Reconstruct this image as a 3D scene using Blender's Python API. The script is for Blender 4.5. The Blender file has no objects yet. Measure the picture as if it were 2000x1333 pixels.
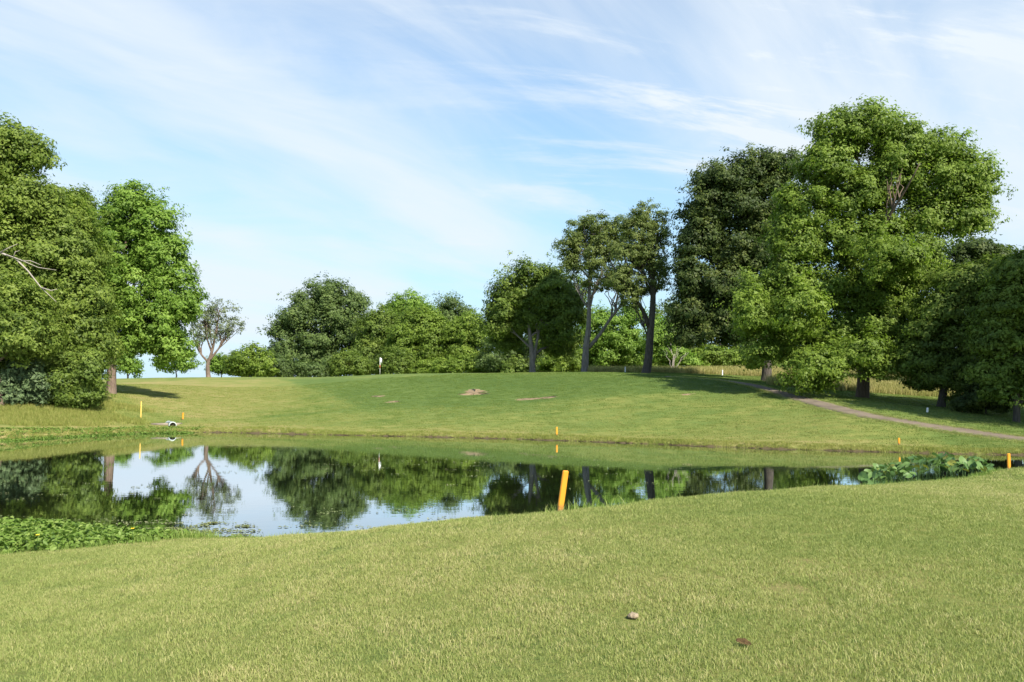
import bpy, bmesh, math, random
import numpy as np
from mathutils import Vector

# ------------------------------------------------------------------ camera, sky, sun, exposure
sc = bpy.context.scene
col = sc.collection
F = 1555.6                      # focal length in photo pixels (2000 wide)
PITCH = math.atan((760 - 666.5) / F)
HC = 3.1                        # camera height above the pond
cam_d = bpy.data.cameras.new('camera')
cam_d.lens = 28.0; cam_d.sensor_width = 36.0
cam_d.clip_start = 0.05; cam_d.clip_end = 6000
cam = bpy.data.objects.new('camera', cam_d); col.objects.link(cam)
cam.location = (0, 0, HC); cam.rotation_euler = (math.pi / 2 + PITCH, 0, 0)
sc.camera = cam

SUN_EL = math.radians(43)
SUN_AZ = math.radians(143)      # clockwise from +Y (view direction): behind the camera, to the right
S = Vector((math.sin(SUN_AZ) * math.cos(SUN_EL), math.cos(SUN_AZ) * math.cos(SUN_EL), math.sin(SUN_EL)))
sun_d = bpy.data.lights.new('sun', 'SUN'); sun_d.energy = 5.0; sun_d.angle = math.radians(0.53)
sun_d.color = (1.0, 0.93, 0.80)
sun = bpy.data.objects.new('sun', sun_d); col.objects.link(sun)
sun.rotation_euler = (-S).to_track_quat('-Z', 'Y').to_euler()
sun.location = (0, 0, 60)

sc.view_settings.view_transform = 'Standard'; sc.view_settings.look = 'None'
sc.view_settings.exposure = 1.0; sc.view_settings.gamma = 1.0
sc.view_settings.use_curve_mapping = False
sc.render.engine = 'CYCLES'
sc.cycles.max_bounces = 8; sc.cycles.transparent_max_bounces = 4
sc.cycles.use_denoising = True


def N(nt, t, **kw):
    n = nt.nodes.new(t)
    for k, v in kw.items():
        if k in n.inputs.keys() and not hasattr(n, k): n.inputs[k].default_value = v
        else: setattr(n, k, v)
    return n


def inp(n, **kw):
    for k, v in kw.items(): n.inputs[k.replace('_', ' ')].default_value = v
    return n


world = bpy.data.worlds.new('World'); sc.world = world; world.use_nodes = True
nt = world.node_tree; nt.nodes.clear()
L = nt.links.new
wo = N(nt, 'ShaderNodeOutputWorld'); bg = N(nt, 'ShaderNodeBackground'); bg.inputs['Strength'].default_value = 0.098
L(bg.outputs[0], wo.inputs[0])
sky = N(nt, 'ShaderNodeTexSky'); sky.sky_type = 'NISHITA'; sky.sun_disc = False
sky.sun_elevation = SUN_EL; sky.sun_rotation = SUN_AZ
sky.air_density = 1.0; sky.dust_density = 0.6; sky.ozone_density = 2.0
tint = N(nt, 'ShaderNodeMix', data_type='RGBA', blend_type='MULTIPLY'); tint.inputs[0].default_value = 1
L(sky.outputs[0], tint.inputs[6]); tint.inputs[7].default_value = (1.02, 1.15, 1.20, 1)
tc = N(nt, 'ShaderNodeTexCoord')
sep = N(nt, 'ShaderNodeSeparateXYZ'); L(tc.outputs['Generated'], sep.inputs[0])


def wm(op, a, b=None, c=None, clamp=False):
    n = N(nt, 'ShaderNodeMath', operation=op); n.use_clamp = clamp
    for i, x in enumerate((a, b, c)):
        if x is None: continue
        if isinstance(x, (int, float)): n.inputs[i].default_value = x
        else: L(x, n.inputs[i])
    return n.outputs[0]


# cloud layer: the view direction projected on a flat cloud deck
zz = wm('ADD', wm('MAXIMUM', sep.outputs[2], 0.0), 0.30)
cx = wm('DIVIDE', sep.outputs[0], zz); cy = wm('DIVIDE', sep.outputs[1], zz)
cmb = N(nt, 'ShaderNodeCombineXYZ'); L(cx, cmb.inputs[0]); L(cy, cmb.inputs[1])


def cloud_noise(rot, scale, nscale, detail, rough, dist=0.0, off=(0, 0, 0)):
    m0 = N(nt, 'ShaderNodeMapping'); m0.inputs['Rotation'].default_value = (0, 0, math.radians(-rot))
    m = N(nt, 'ShaderNodeMapping'); m.inputs['Scale'].default_value = scale; m.inputs['Location'].default_value = off
    L(cmb.outputs[0], m0.inputs[0]); L(m0.outputs[0], m.inputs[0])
    n = N(nt, 'ShaderNodeTexNoise'); n.inputs['Scale'].default_value = nscale
    n.inputs['Detail'].default_value = detail; n.inputs['Roughness'].default_value = rough
    n.inputs['Distortion'].default_value = dist
    L(m.outputs[0], n.inputs['Vector']); return n.outputs[0]


def lobe(u, v, k):
    """soft patch of the sky around the direction seen at photo pixel u, v"""
    a = (u - 1000) / F; b = (666.5 - v) / F
    d = Vector((a, math.cos(PITCH) - b * math.sin(PITCH), math.sin(PITCH) + b * math.cos(PITCH))).normalized()
    dp = N(nt, 'ShaderNodeVectorMath', operation='DOT_PRODUCT'); L(tc.outputs['Generated'], dp.inputs[0]); dp.inputs[1].default_value = d
    return wm('EXPONENT', wm('MULTIPLY', wm('SUBTRACT', dp.outputs['Value'], 1.0), k))


veil = cloud_noise(52, (0.45, 1.4, 1), 0.95, 4, 0.5, 0.5, (3.1, 1.7, 0))
wisp = cloud_noise(40, (0.6, 1.7, 1), 2.2, 10, 0.60, 0.7, (0.4, 5.2, 0))
puff = cloud_noise(8, (0.55, 2.4, 1), 3.2, 10, 0.62, 0.35, (7.7, 2.4, 0))
bias = wm('MULTIPLY', lobe(330, 170, 9), 0.62)
bias = wm('ADD', bias, wm('MULTIPLY', lobe(780, 260, 30), 0.16))
bias = wm('ADD', bias, wm('MULTIPLY', lobe(2050, 260, 16), 0.34))
bias = wm('SUBTRACT', bias, wm('MULTIPLY', lobe(1330, 110, 40), 0.22))
bias = wm('SUBTRACT', bias, wm('MULTIPLY', lobe(900, 500, 26), 0.22))
bias = wm('SUBTRACT', bias, wm('MULTIPLY', lobe(480, 520, 30), 0.22))
cov = wm('ADD', wm('MULTIPLY', wm('SUBTRACT', veil, 0.5), 2.4), wm('MULTIPLY', wm('SUBTRACT', wisp, 0.5), 0.95))
cov = wm('ADD', wm('ADD', cov, 0.15), bias)
ss = N(nt, 'ShaderNodeMapRange', interpolation_type='SMOOTHSTEP'); L(cov, ss.inputs[0])
ss.inputs[1].default_value = 0.0; ss.inputs[2].default_value = 0.85; ss.inputs[3].default_value = 0.0; ss.inputs[4].default_value = 0.92
pf = N(nt, 'ShaderNodeMapRange', interpolation_type='SMOOTHSTEP'); L(puff, pf.inputs[0])
pf.inputs[1].default_value = 0.50; pf.inputs[2].default_value = 0.68; pf.inputs[3].default_value = 0.0; pf.inputs[4].default_value = 1.0
pf = wm('MULTIPLY', pf.outputs[0], wm('MAXIMUM', lobe(1450, 180, 22), 0.12))
cov = wm('ADD', ss.outputs[0], wm('MULTIPLY', pf, 0.75), clamp=True)
# clear air thins out the veil to pale cyan near the horizon
hz = N(nt, 'ShaderNodeMapRange'); L(sep.outputs[2], hz.inputs[0])
hz.inputs[1].default_value = -0.02; hz.inputs[2].default_value = 0.55; hz.inputs[3].default_value = 1; hz.inputs[4].default_value = 0
pale = N(nt, 'ShaderNodeMix', data_type='RGBA'); L(wm('MULTIPLY', hz.outputs[0], 0.95), pale.inputs[0])
L(tint.outputs[2], pale.inputs[6]); pale.inputs[7].default_value = (2.85, 4.3, 5.3, 1)
cl = N(nt, 'ShaderNodeMix', data_type='RGBA'); L(cov, cl.inputs[0]); L(pale.outputs[2], cl.inputs[6])
cl.inputs[7].default_value = (4.35, 4.8, 5.25, 1)
L(cl.outputs[2], bg.inputs['Color'])

# ------------------------------------------------------------------ helpers
rng = np.random.default_rng(11); random.seed(5)


def at(u, v, d):
    a = (u - 1000) / F; b = (666.5 - v) / F
    k = d / (math.cos(PITCH) - b * math.sin(PITCH))
    return np.array((a * k, d, HC + k * (math.sin(PITCH) + b * math.cos(PITCH))))


def on_water(u, v):
    a = (u - 1000) / F; b = (666.5 - v) / F
    dz = math.sin(PITCH) + b * math.cos(PITCH); dy = math.cos(PITCH) - b * math.sin(PITCH)
    k = -HC / dz
    return (a * k, dy * k)


def raw_mesh(name, verts, faces_flat, counts, attrs=None, smooth=False):
    me = bpy.data.meshes.new(name)
    verts = np.asarray(verts, np.float32).reshape(-1, 3)
    faces_flat = np.asarray(faces_flat, np.int32).ravel(); counts = np.asarray(counts, np.int32)
    me.vertices.add(len(verts)); me.vertices.foreach_set('co', verts.ravel())
    me.loops.add(len(faces_flat)); me.loops.foreach_set('vertex_index', faces_flat)
    me.polygons.add(len(counts))
    st = np.zeros(len(counts), np.int32); st[1:] = np.cumsum(counts)[:-1]
    me.polygons.foreach_set('loop_start', st)
    if smooth: me.polygons.foreach_set('use_smooth', np.ones(len(counts), bool))
    for k, a in (attrs or {}).items():
        at_ = me.attributes.new(k, 'FLOAT', 'POINT'); at_.data.foreach_set('value', np.asarray(a, np.float32))
    me.update(calc_edges=True)
    return me


def link(name, me, mat=None, parent=None, loc=None):
    o = bpy.data.objects.new(name, me); col.objects.link(o)
    if mat is not None and me is not None and not me.materials: me.materials.append(mat)
    if parent is not None: o.parent = parent
    if loc is not None: o.location = loc
    return o


def tag(o, label, cat, group=None):
    o['label'] = label; o['category'] = cat
    if group: o['group'] = group
    return o


def thing(name, loc, label, cat, group=None):
    o = bpy.data.objects.new(name, None); col.objects.link(o); o.location = loc; o.empty_display_size = 0.3
    return tag(o, label, cat, group)


class Geo:
    """collects tubes and boxes of ONE part"""
    def __init__(s): s.v = []; s.f = []; s.c = []; s.n = 0
    def add(s, v, f):
        v = np.asarray(v, float); s.v.append(v)
        for q in f: s.f.extend([i + s.n for i in q]); s.c.append(len(q))
        s.n += len(v)
    def tube(s, pts, rad, sides=6, cap=True, wob=0.0):
        pts = np.asarray(pts, float); n = len(pts); rad = np.broadcast_to(np.asarray(rad, float), (n,))
        d = np.gradient(pts, axis=0); d /= np.linalg.norm(d, axis=1)[:, None] + 1e-9
        ref = np.array((0.31, 0.9, 0.12)) if abs(d[0][2]) > 0.6 else np.array((0.1, 0.05, 1.0))
        vs = []
        for i in range(n):
            a = np.cross(d[i], ref); a /= np.linalg.norm(a) + 1e-9; b = np.cross(d[i], a)
            for k in range(sides):
                t = 2 * math.pi * k / sides
                r = rad[i] * (1 + wob * math.sin(3.1 * k + 1.7 * i) + wob * 0.6 * random.uniform(-1, 1))
                vs.append(pts[i] + r * (math.cos(t) * a + math.sin(t) * b))
        fs = [(i * sides + k, i * sides + (k + 1) % sides, (i + 1) * sides + (k + 1) % sides, (i + 1) * sides + k)
              for i in range(n - 1) for k in range(sides)]
        if cap: fs += [tuple(range(sides))[::-1], tuple((n - 1) * sides + k for k in range(sides))]
        s.add(vs, fs)
    def mesh(s, name, smooth=True):
        return raw_mesh(name, np.concatenate(s.v), s.f, s.c, smooth=smooth)


# ------------------------------------------------------------------ materials
def new_mat(name):
    m = bpy.data.materials.new(name); m.use_nodes = True
    t = m.node_tree; t.nodes.clear()
    out = t.nodes.new('ShaderNodeOutputMaterial')
    return m, t, out


def ramp(t, fac, stops):
    r = t.nodes.new('ShaderNodeValToRGB')
    el = r.color_ramp.elements
    while len(el) < len(stops): el.new(0.5)
    for e, (p, c) in zip(el, stops): e.position = p; e.color = (*c, 1)
    t.links.new(fac, r.inputs[0]); return r.outputs[0]


def noise(t, scale, detail=4, rough=0.55, coord='Object', vscale=None, rot=None):
    c = t.nodes.new('ShaderNodeTexCoord')
    n = t.nodes.new('ShaderNodeTexNoise'); n.inputs['Scale'].default_value = scale
    n.inputs['Detail'].default_value = detail; n.inputs['Roughness'].default_value = rough
    if vscale or rot:
        m = t.nodes.new('ShaderNodeMapping')
        if vscale: m.inputs['Scale'].default_value = vscale
        if rot: m.inputs['Rotation'].default_value = rot
        t.links.new(c.outputs[coord], m.inputs[0]); t.links.new(m.outputs[0], n.inputs['Vector'])
    else: t.links.new(c.outputs[coord], n.inputs['Vector'])
    return n.outputs[0]


def mixc(t, fac, a, b, mode='MIX'):
    m = t.nodes.new('ShaderNodeMix'); m.data_type = 'RGBA'; m.blend_type = mode
    for s_, x in ((0, fac), (6, a), (7, b)):
        if hasattr(x, 'is_output') or isinstance(x, bpy.types.NodeSocket): t.links.new(x, m.inputs[s_])
        elif isinstance(x, (int, float)): m.inputs[s_].default_value = x
        else: m.inputs[s_].default_value = (*x, 1)
    return m.outputs[2]


def math_(t, op, a, b=0.0, clamp=False):
    n = t.nodes.new('ShaderNodeMath'); n.operation = op; n.use_clamp = clamp
    for i, x in enumerate((a, b)):
        if isinstance(x, (int, float)): n.inputs[i].default_value = x
        else: t.links.new(x, n.inputs[i])
    return n.outputs[0]


def attr(t, name, kind='GEOMETRY'):
    a = t.nodes.new('ShaderNodeAttribute'); a.attribute_name = name; a.attribute_type = kind
    return a.outputs['Fac']


def leaf_mat(name, dark, mid, light, trans=0.35, rough=0.55, spec=0.25, inst=False):
    m, t, out = new_mat(name)
    f = attr(t, 'tint')
    if inst:
        f = math_(t, 'ADD', math_(t, 'MULTIPLY', f, 0.55), math_(t, 'MULTIPLY', attr(t, 'itint', 'INSTANCER'), 0.45))
    c = ramp(t, f, [(0.0, dark), (0.5, mid), (1.0, light)])
    p = t.nodes.new('ShaderNodeBsdfPrincipled'); p.inputs['Roughness'].default_value = rough
    p.inputs['Specular IOR Level'].default_value = spec
    t.links.new(c, p.inputs['Base Color'])
    tr = t.nodes.new('ShaderNodeBsdfTranslucent')
    t.links.new(mixc(t, 0.5, c, (1.15, 1.45, 0.45), 'MULTIPLY'), tr.inputs[0])
    mx = t.nodes.new('ShaderNodeMixShader'); mx.inputs[0].default_value = trans
    t.links.new(p.outputs[0], mx.inputs[1]); t.links.new(tr.outputs[0], mx.inputs[2])
    t.links.new(mx.outputs[0], out.inputs[0]); return m


def simple_mat(name, c1, c2, scale, rough=0.8, vscale=None, bump=0.3, spec=0.3, bscale=None, detail=6):
    m, t, out = new_mat(name)
    n = noise(t, scale, detail, 0.6, vscale=vscale)
    n2 = math_(t, 'MULTIPLY', math_(t, 'SUBTRACT', n, 0.3), 2.5, True)
    p = t.nodes.new('ShaderNodeBsdfPrincipled'); p.inputs['Roughness'].default_value = rough
    p.inputs['Specular IOR Level'].default_value = spec
    t.links.new(mixc(t, n2, c1, c2), p.inputs['Base Color'])
    if bump:
        b = t.nodes.new('ShaderNodeBump'); b.inputs['Strength'].default_value = bump; b.inputs['Distance'].default_value = 0.05
        t.links.new(noise(t, bscale or scale * 2, 6, 0.6, vscale=vscale), b.inputs['Height'])
        t.links.new(b.outputs[0], p.inputs['Normal'])
    t.links.new(p.outputs[0], out.inputs[0]); return m


LEAF = {
    'bright': leaf_mat('leaf_bright', (0.085, 0.138, 0.018), (0.165, 0.240, 0.032), (0.262, 0.345, 0.060), trans=0.48),
    'maple': leaf_mat('leaf_maple', (0.094, 0.172, 0.025), (0.178, 0.287, 0.041), (0.282, 0.397, 0.081), trans=0.48),
    'mid': leaf_mat('leaf_mid', (0.073, 0.117, 0.021), (0.137, 0.199, 0.032), (0.232, 0.298, 0.060), trans=0.46),
    'wood': leaf_mat('leaf_wood', (0.086, 0.132, 0.023), (0.166, 0.230, 0.037), (0.270, 0.336, 0.069), trans=0.48),
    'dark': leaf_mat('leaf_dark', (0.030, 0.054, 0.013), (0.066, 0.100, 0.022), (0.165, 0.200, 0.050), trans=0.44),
    'oak': leaf_mat('leaf_oak', (0.061, 0.098, 0.030), (0.112, 0.166, 0.046), (0.189, 0.252, 0.071), trans=0.42),
    'olive': leaf_mat('leaf_olive', (0.080, 0.112, 0.028), (0.140, 0.185, 0.045), (0.225, 0.262, 0.075), trans=0.44),
    'grey': leaf_mat('leaf_grey', (0.075, 0.10, 0.045), (0.13, 0.16, 0.075), (0.19, 0.225, 0.11), trans=0.3),
    'spruce': leaf_mat('leaf_spruce', (0.045, 0.075, 0.030), (0.080, 0.122, 0.048), (0.13, 0.18, 0.072), trans=0.2),
    'weed': leaf_mat('leaf_weed', (0.055, 0.105, 0.016), (0.135, 0.220, 0.034), (0.25, 0.33, 0.08), trans=0.38, spec=0.3),
    'mat': leaf_mat('leaf_floating', (0.10, 0.12, 0.05), (0.16, 0.19, 0.07), (0.26, 0.26, 0.14), trans=0.1),
}
BARK = {
    'brown': simple_mat('bark_brown', (0.07, 0.05, 0.036), (0.17, 0.125, 0.09), 3.0, 0.9, (3, 3, 0.6), 0.9),
    'grey': simple_mat('bark_grey', (0.09, 0.08, 0.07), (0.22, 0.195, 0.17), 3.0, 0.9, (3, 3, 0.6), 0.9),
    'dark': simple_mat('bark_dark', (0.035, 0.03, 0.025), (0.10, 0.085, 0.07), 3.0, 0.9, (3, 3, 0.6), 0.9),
    'red': simple_mat('bark_red', (0.085, 0.060, 0.046), (0.20, 0.15, 0.115), 3.0, 0.9, (3, 3, 0.6), 0.9),
    'pale': simple_mat('bark_pale', (0.22, 0.19, 0.16), (0.40, 0.36, 0.31), 4.0, 0.85, (3, 3, 0.6), 0.5),
}
GRASS = leaf_mat('grass_blade', (0.150, 0.208, 0.054), (0.292, 0.325, 0.100), (0.48, 0.405, 0.22), trans=0.32, spec=0.15, inst=True)
FRINGE = leaf_mat('grass_fringe', (0.11, 0.18, 0.035), (0.22, 0.30, 0.065), (0.38, 0.38, 0.16), trans=0.35, spec=0.2, inst=True)
FAIRWAY = leaf_mat('grass_fairway', (0.078, 0.140, 0.030), (0.170, 0.222, 0.053), (0.35, 0.31, 0.12), trans=0.28, spec=0.12, inst=True)
STRAW = leaf_mat('grass_straw', (0.14, 0.17, 0.045), (0.28, 0.27, 0.085), (0.44, 0.37, 0.18), trans=0.3, spec=0.15, inst=True)

SHORE = leaf_mat('grass_shore', (0.11, 0.155, 0.028), (0.22, 0.245, 0.055), (0.36, 0.32, 0.12), trans=0.3, spec=0.15, inst=True)

# ------------------------------------------------------------------ terrain
pond_far = [on_water(*p) for p in ((0, 861), (100, 855), (200, 850), (290, 846), (345, 846), (420, 845), (600, 849), (800, 853), (1000, 858),
                                   (1150, 863), (1300, 869), (1500, 877), (1750, 884), (1900, 888), (2040, 891))]
pond_near = [(25.5, 32.5), (20, 28.6), (15.5, 25.6), (10, 21.0), (5.5, 17.2), (2.4, 14.6), (0.5, 13.4), (-1.2, 14.0), (-3.0, 15.2), (-4.8, 16.0), (-6.6, 16.1),
             (-9, 16.6), (-13, 17.4), (-20, 19), (-30, 23)]
pond_left = [(-40, 29), (-45, 36), (-42, 43), (-36, 46.4)]
POND = np.array(pond_far + pond_near + pond_left)
_t = np.arange(len(POND))


def densify(P, n=6):
    """closed Catmull-Rom so the shoreline is not a row of straight pieces"""
    out = []
    m = len(P)
    for i in range(m):
        p0, p1, p2, p3 = P[i - 1], P[i], P[(i + 1) % m], P[(i + 2) % m]
        for k in range(n):
            s = k / n
            out.append(0.5 * ((2 * p1) + (-p0 + p2) * s + (2 * p0 - 5 * p1 + 4 * p2 - p3) * s * s + (-p0 + 3 * p1 - 3 * p2 + p3) * s ** 3))
    return np.array(out)


PONDC = densify(POND)


def inside_poly(x, y, P):
    r = np.zeros(np.shape(x), bool); j = len(P) - 1
    for i in range(len(P)):
        xi, yi = P[i]; xj, yj = P[j]
        c = ((yi > y) != (yj > y)) & (x < (xj - xi) * (y - yi) / (yj - yi + 1e-12) + xi)
        r ^= c; j = i
    return r


def pond_dist(x, y):
    """signed distance to the shore: positive on land"""
    x = np.asarray(x, float); y = np.asarray(y, float)
    best = np.full(x.shape, 1e9); m = len(PONDC)
    for i in range(m):
        a = PONDC[i]; b = PONDC[(i + 1) % m]; d = b - a
        t = np.clip(((x - a[0]) * d[0] + (y - a[1]) * d[1]) / (d @ d + 1e-12), 0, 1)
        best = np.minimum(best, (x - a[0] - t * d[0]) ** 2 + (y - a[1] - t * d[1]) ** 2)
    best = np.sqrt(best)
    return np.where(inside_poly(x, y, PONDC), -best, best)


CTRL = []
for p in pond_far: CTRL.append((p[0], p[1] + 0.3, 0.20))
for p in pond_near + pond_left: CTRL.append((p[0], p[1], 0.22))
CTRL += [(0, 0, 1.5), (0, 5, 1.52), (-5, 5, 1.15), (5, 5, 1.7), (-8.4, 13, .36), (-6, 10, .72), (-3, 9, 1.1), (15, 24, .68), (20, 24, .9), (12, 18, 1.05), (10.9, 20, .82), (8.1, 18, .85), (6.3, 16, 1.0),
         (9, 13, 1.3), (5, 8, 1.6), (4.5, 14, 1.2), (2.3, 12, 1.38), (.6, 10.4, 1.5), (-.75, 11.3, 1.24), (-2.5, 13, .76), (-4.3, 14.7, .34),
         (0, -12, 1.6), (-15, -5, 1.1), (15, -5, 1.9), (30, 12, 1.6), (-25, 5, .9), (-22, 14, .5), (30, 27, 1.1), (-45, 20, .9), (-16, 12, .5), (80, 10, 3),
         (-80, 10, 2), (0, -80, 3), (-90, -70, 3), (90, -70, 3), (60, 35, 1.5), (-65, 40, 1.4)]
PROF = {-300: [(838, 50), (800, 60), (780, 75), (765, 100)],
        0: [(840, 49), (815, 54), (790, 58), (780, 66), (765, 85)],
        200: [(834, 56), (800, 62), (771, 68), (752, 85), (741, 110)],
        330: [(836, 58), (800, 66), (770, 78), (750, 95), (739, 118)],
        500: [(836, 57), (818, 63), (790, 74), (760, 90), (741, 105), (737, 112)],
        742: [(846, 54), (820, 60), (790, 69), (760, 80), (740, 92), (732, 101)],
        1000: [(838, 53.5), (810, 58), (790, 64), (765, 72), (740, 80), (731, 86)],
        1142: [(732, 80), (728, 92)],
        1300: [(846, 50), (820, 53), (790, 58), (765, 63), (742, 69), (735, 77), (729, 88)],
        1500: [(852, 45), (820, 50), (790, 55), (762, 64), (748, 76), (740, 86), (728, 100)],
        1700: [(864, 42), (838, 44.5), (815, 48), (796, 52), (778, 62), (762, 75), (742, 90), (732, 105)],
        1850: [(872, 41), (842, 45), (816, 50), (797, 57), (780, 68), (762, 80), (748, 95)],
        2000: [(878, 38.5), (858, 42), (841, 46), (820, 52), (797, 62), (777, 75), (757, 95)],
        2300: [(880, 40), (850, 48), (800, 65), (760, 95)]}
for u, rows in PROF.items():
    for v, d in rows: CTRL.append(tuple(at(u, v, d)))
CTRL += [(-66, 150, 3.2), (-40, 145, 4.0), (-17, 118, 4.7), (-17, 150, 4.8), (5, 105, 5.0), (10, 140, 5.0), (30, 130, 5.4), (60, 120, 5.2), (-130, 130, 3),
         (-200, 250, 2), (0, 250, 8.4), (200, 250, 7.5), (-45, 215, 6.6), (35, 200, 7.6), (15, 170, 6.7), (90, 200, 7.5), (120, 90, 4), (-120, 60, 2.5), (0, 600, 3), (-600, 500, 1), (600, 500, 3), (500, -100, 3), (-500, -100, 2)]
CTRL = np.array(CTRL, float)


def _tps(r2): return np.where(r2 > 0, 0.5 * r2 * np.log(r2 + 1e-12), 0)


_n = len(CTRL)
_K = _tps(((CTRL[:, None, :2] - CTRL[None, :, :2]) / 50) ** 2 @ np.ones(2)) + np.eye(_n) * 2e-4
_P = np.c_[np.ones(_n), CTRL[:, :2] / 50]
_A = np.block([[_K, _P], [_P.T, np.zeros((3, 3))]])
_W = np.linalg.solve(_A, np.r_[CTRL[:, 2], 0, 0, 0])


def height_base(x, y):
    x = np.asarray(x, float).ravel(); y = np.asarray(y, float).ravel()
    z = np.zeros(len(x))
    for i in range(0, len(x), 20000):
        q = np.c_[x[i:i + 20000], y[i:i + 20000]] / 50
        r2 = ((q[:, None, :] - CTRL[None, :, :2] / 50) ** 2).sum(-1)
        z[i:i + 20000] = _tps(r2) @ _W[:_n] + _W[_n] + q @ _W[_n + 1:]
    return z


def height(x, y):
    x = np.atleast_1d(np.asarray(x, float)).ravel(); y = np.atleast_1d(np.asarray(y, float)).ravel()
    h = height_base(x, y)
    h = np.where((np.abs(x) > 130) | (y > 260) | (y < -40), np.clip(h, 0.8, 6), h)
    s = pond_dist(x, y) + 0.10 * np.sin(x * 2.3 + y * 1.1) + 0.06 * np.sin(x * 5.1 - y * 3.7)
    w = np.clip(s / 0.55, 0, 1); w = w * w * (3 - 2 * w)
    land = w * np.maximum(h, 0.14) + (1 - w) * 0.05
    b = np.clip(-s / 2.5, 0, 1)
    bump = 0.018 * np.sin(x * 1.3 + 0.4 * y) * np.sin(y * 0.9 - 0.3 * x) * np.clip(s - 1, 0, 1)
    return np.where(s > 0, land + bump, -0.02 - 0.9 * b)


def hgt(x, y): return float(height([x], [y])[0])


def hit(u, v, d0=3.0, d1=160.0):
    """first point of the terrain seen through a photo pixel"""
    d = np.geomspace(d0, d1, 700)
    a = (u - 1000) / F; b = (666.5 - v) / F
    k = d / (math.cos(PITCH) - b * math.sin(PITCH))
    x = a * k; z = HC + k * (math.sin(PITCH) + b * math.cos(PITCH))
    below = np.nonzero(z <= height(x, d))[0]
    i = below[0] if len(below) else len(d) - 1
    return np.array((x[i], d[i], height([x[i]], [d[i]])[0]))


def axis(lo, hi, step, far):
    core = np.arange(lo, hi + step / 2, step)
    g = step * np.cumsum(1.16 ** np.arange(1, 200)); g = g[g < far]
    return np.r_[lo - g[::-1], core, hi + g]


gx = axis(-52, 44, 0.36, 1500); gy = axis(-3, 62, 0.36, 1700)
mid_y = np.arange(62.8, 118, 0.8)
gy = np.r_[gy[gy <= 62], mid_y, 118 + (gy[gy > 62] - 62)]
X, Y = np.meshgrid(gx, gy); Z = height(X, Y).reshape(X.shape)
nx, ny = len(gx), len(gy)
idx = np.arange(nx * ny).reshape(ny, nx)
quads = np.stack([idx[:-1, :-1], idx[:-1, 1:], idx[1:, 1:], idx[1:, :-1]], -1).reshape(-1, 4)


def sm(e0, e1, x): t = np.clip((x - e0) / (e1 - e0), 0, 1); return t * t * (3 - 2 * t)


def grass_zones(x, y):
    """how dry / straw coloured (1) or lush (0) the turf is; and how closely mown"""
    s = pond_dist(x, y)
    near = (y < 30 + 0.12 * x) & (s > 0) & (y < 36)
    px = np.where(y > 1, 1000 + x / np.maximum(y, 1) * F, 1000)
    dry = np.full(x.shape, 0.42)
    dry += 0.30 * (1 - sm(0.4, 4.5, s)) * (y > 30)               # sun-baked strip along the far bank
    dry += 0.22 * (1 - sm(430, 640, px)) * (y > 48)               # left slope
    dry -= 0.25 * np.exp(-(((x - 2) / 22) ** 2 + ((y - 76) / 16) ** 2))   # the approach and green
    zone = zones_cache
    dry = dry + 0.20 * inside_poly(x, y, zone[0]) + 0.15 * inside_poly(x, y, zone[1]) - 0.13 * inside_poly(x, y, zone[2])
    dry = np.where(near, 0.62, dry)
    rough = sm(88, 94, y + 0.0 * x) * (px > 1120) * (px < 1560) + sm(68, 76, y) * (px >= 1560)
    return dry, np.clip(rough, 0, 1), near.astype(float), s


zones_cache = [np.array([hit(u, v)[:2] for u, v in Z_]) for Z_ in (
    [(240, 748), (400, 742), (545, 741), (600, 757), (660, 778), (700, 796), (600, 806), (450, 818), (360, 818), (260, 795)],
    [(360, 828), (480, 820), (620, 809), (800, 799), (1000, 792), (1150, 779), (1300, 769), (1500, 776), (1640, 796), (1800, 845), (1900, 876), (1500, 870), (1000, 852), (600, 844), (380, 840)],
    [(560, 742), (760, 737), (1000, 735), (1250, 738), (1330, 752), (1290, 766), (1150, 777), (1000, 790), (800, 797), (710, 796), (660, 775), (600, 755)])]
dry, rough, near, sd = grass_zones(X.ravel(), Y.ravel())
me = raw_mesh('ground', np.c_[X.ravel(), Y.ravel(), Z.ravel()], quads, np.full(len(quads), 4),
              {'dry': dry, 'rough': rough, 'near': near, 'shore': np.clip(sd, -5, 5)}, smooth=True)
m, t, out = new_mat('turf')
p = t.nodes.new('ShaderNodeBsdfPrincipled'); p.inputs['Roughness'].default_value = 0.95; p.inputs['Specular IOR Level'].default_value = 0.1
big = noise(t, 0.09, 5, 0.6); medn = noise(t, 0.55, 6, 0.62); fine = noise(t, 9.0, 6, 0.75); blade = noise(t, 45.0, 4, 0.8)
stripe = noise(t, 0.9, 3, 0.5, vscale=(0.10, 1.6, 0.3), rot=(0, 0, 0.75))
fac = math_(t, 'ADD', attr(t, 'dry'), math_(t, 'MULTIPLY', math_(t, 'SUBTRACT', big, 0.5), 0.9))
fac = math_(t, 'ADD', fac, math_(t, 'MULTIPLY', math_(t, 'SUBTRACT', medn, 0.5), 0.8))
fac = math_(t, 'ADD', fac, math_(t, 'MULTIPLY', math_(t, 'SUBTRACT', stripe, 0.5), 0.60))
fac = math_(t, 'ADD', fac, math_(t, 'MULTIPLY', math_(t, 'SUBTRACT', fine, 0.5), 1.0))
fac = math_(t, 'ADD', fac, math_(t, 'MULTIPLY', math_(t, 'SUBTRACT', blade, 0.5), 0.8), True)
c = ramp(t, fac, [(0.0, (0.064, 0.108, 0.025)), (0.4, (0.108, 0.154, 0.038)), (0.7, (0.172, 0.190, 0.050)), (1.0, (0.25, 0.215, 0.085))])
c = mixc(t, attr(t, 'rough'), c, mixc(t, fac, (0.12, 0.14, 0.04), (0.25, 0.22, 0.09)))
shore = attr(t, 'shore')
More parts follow.
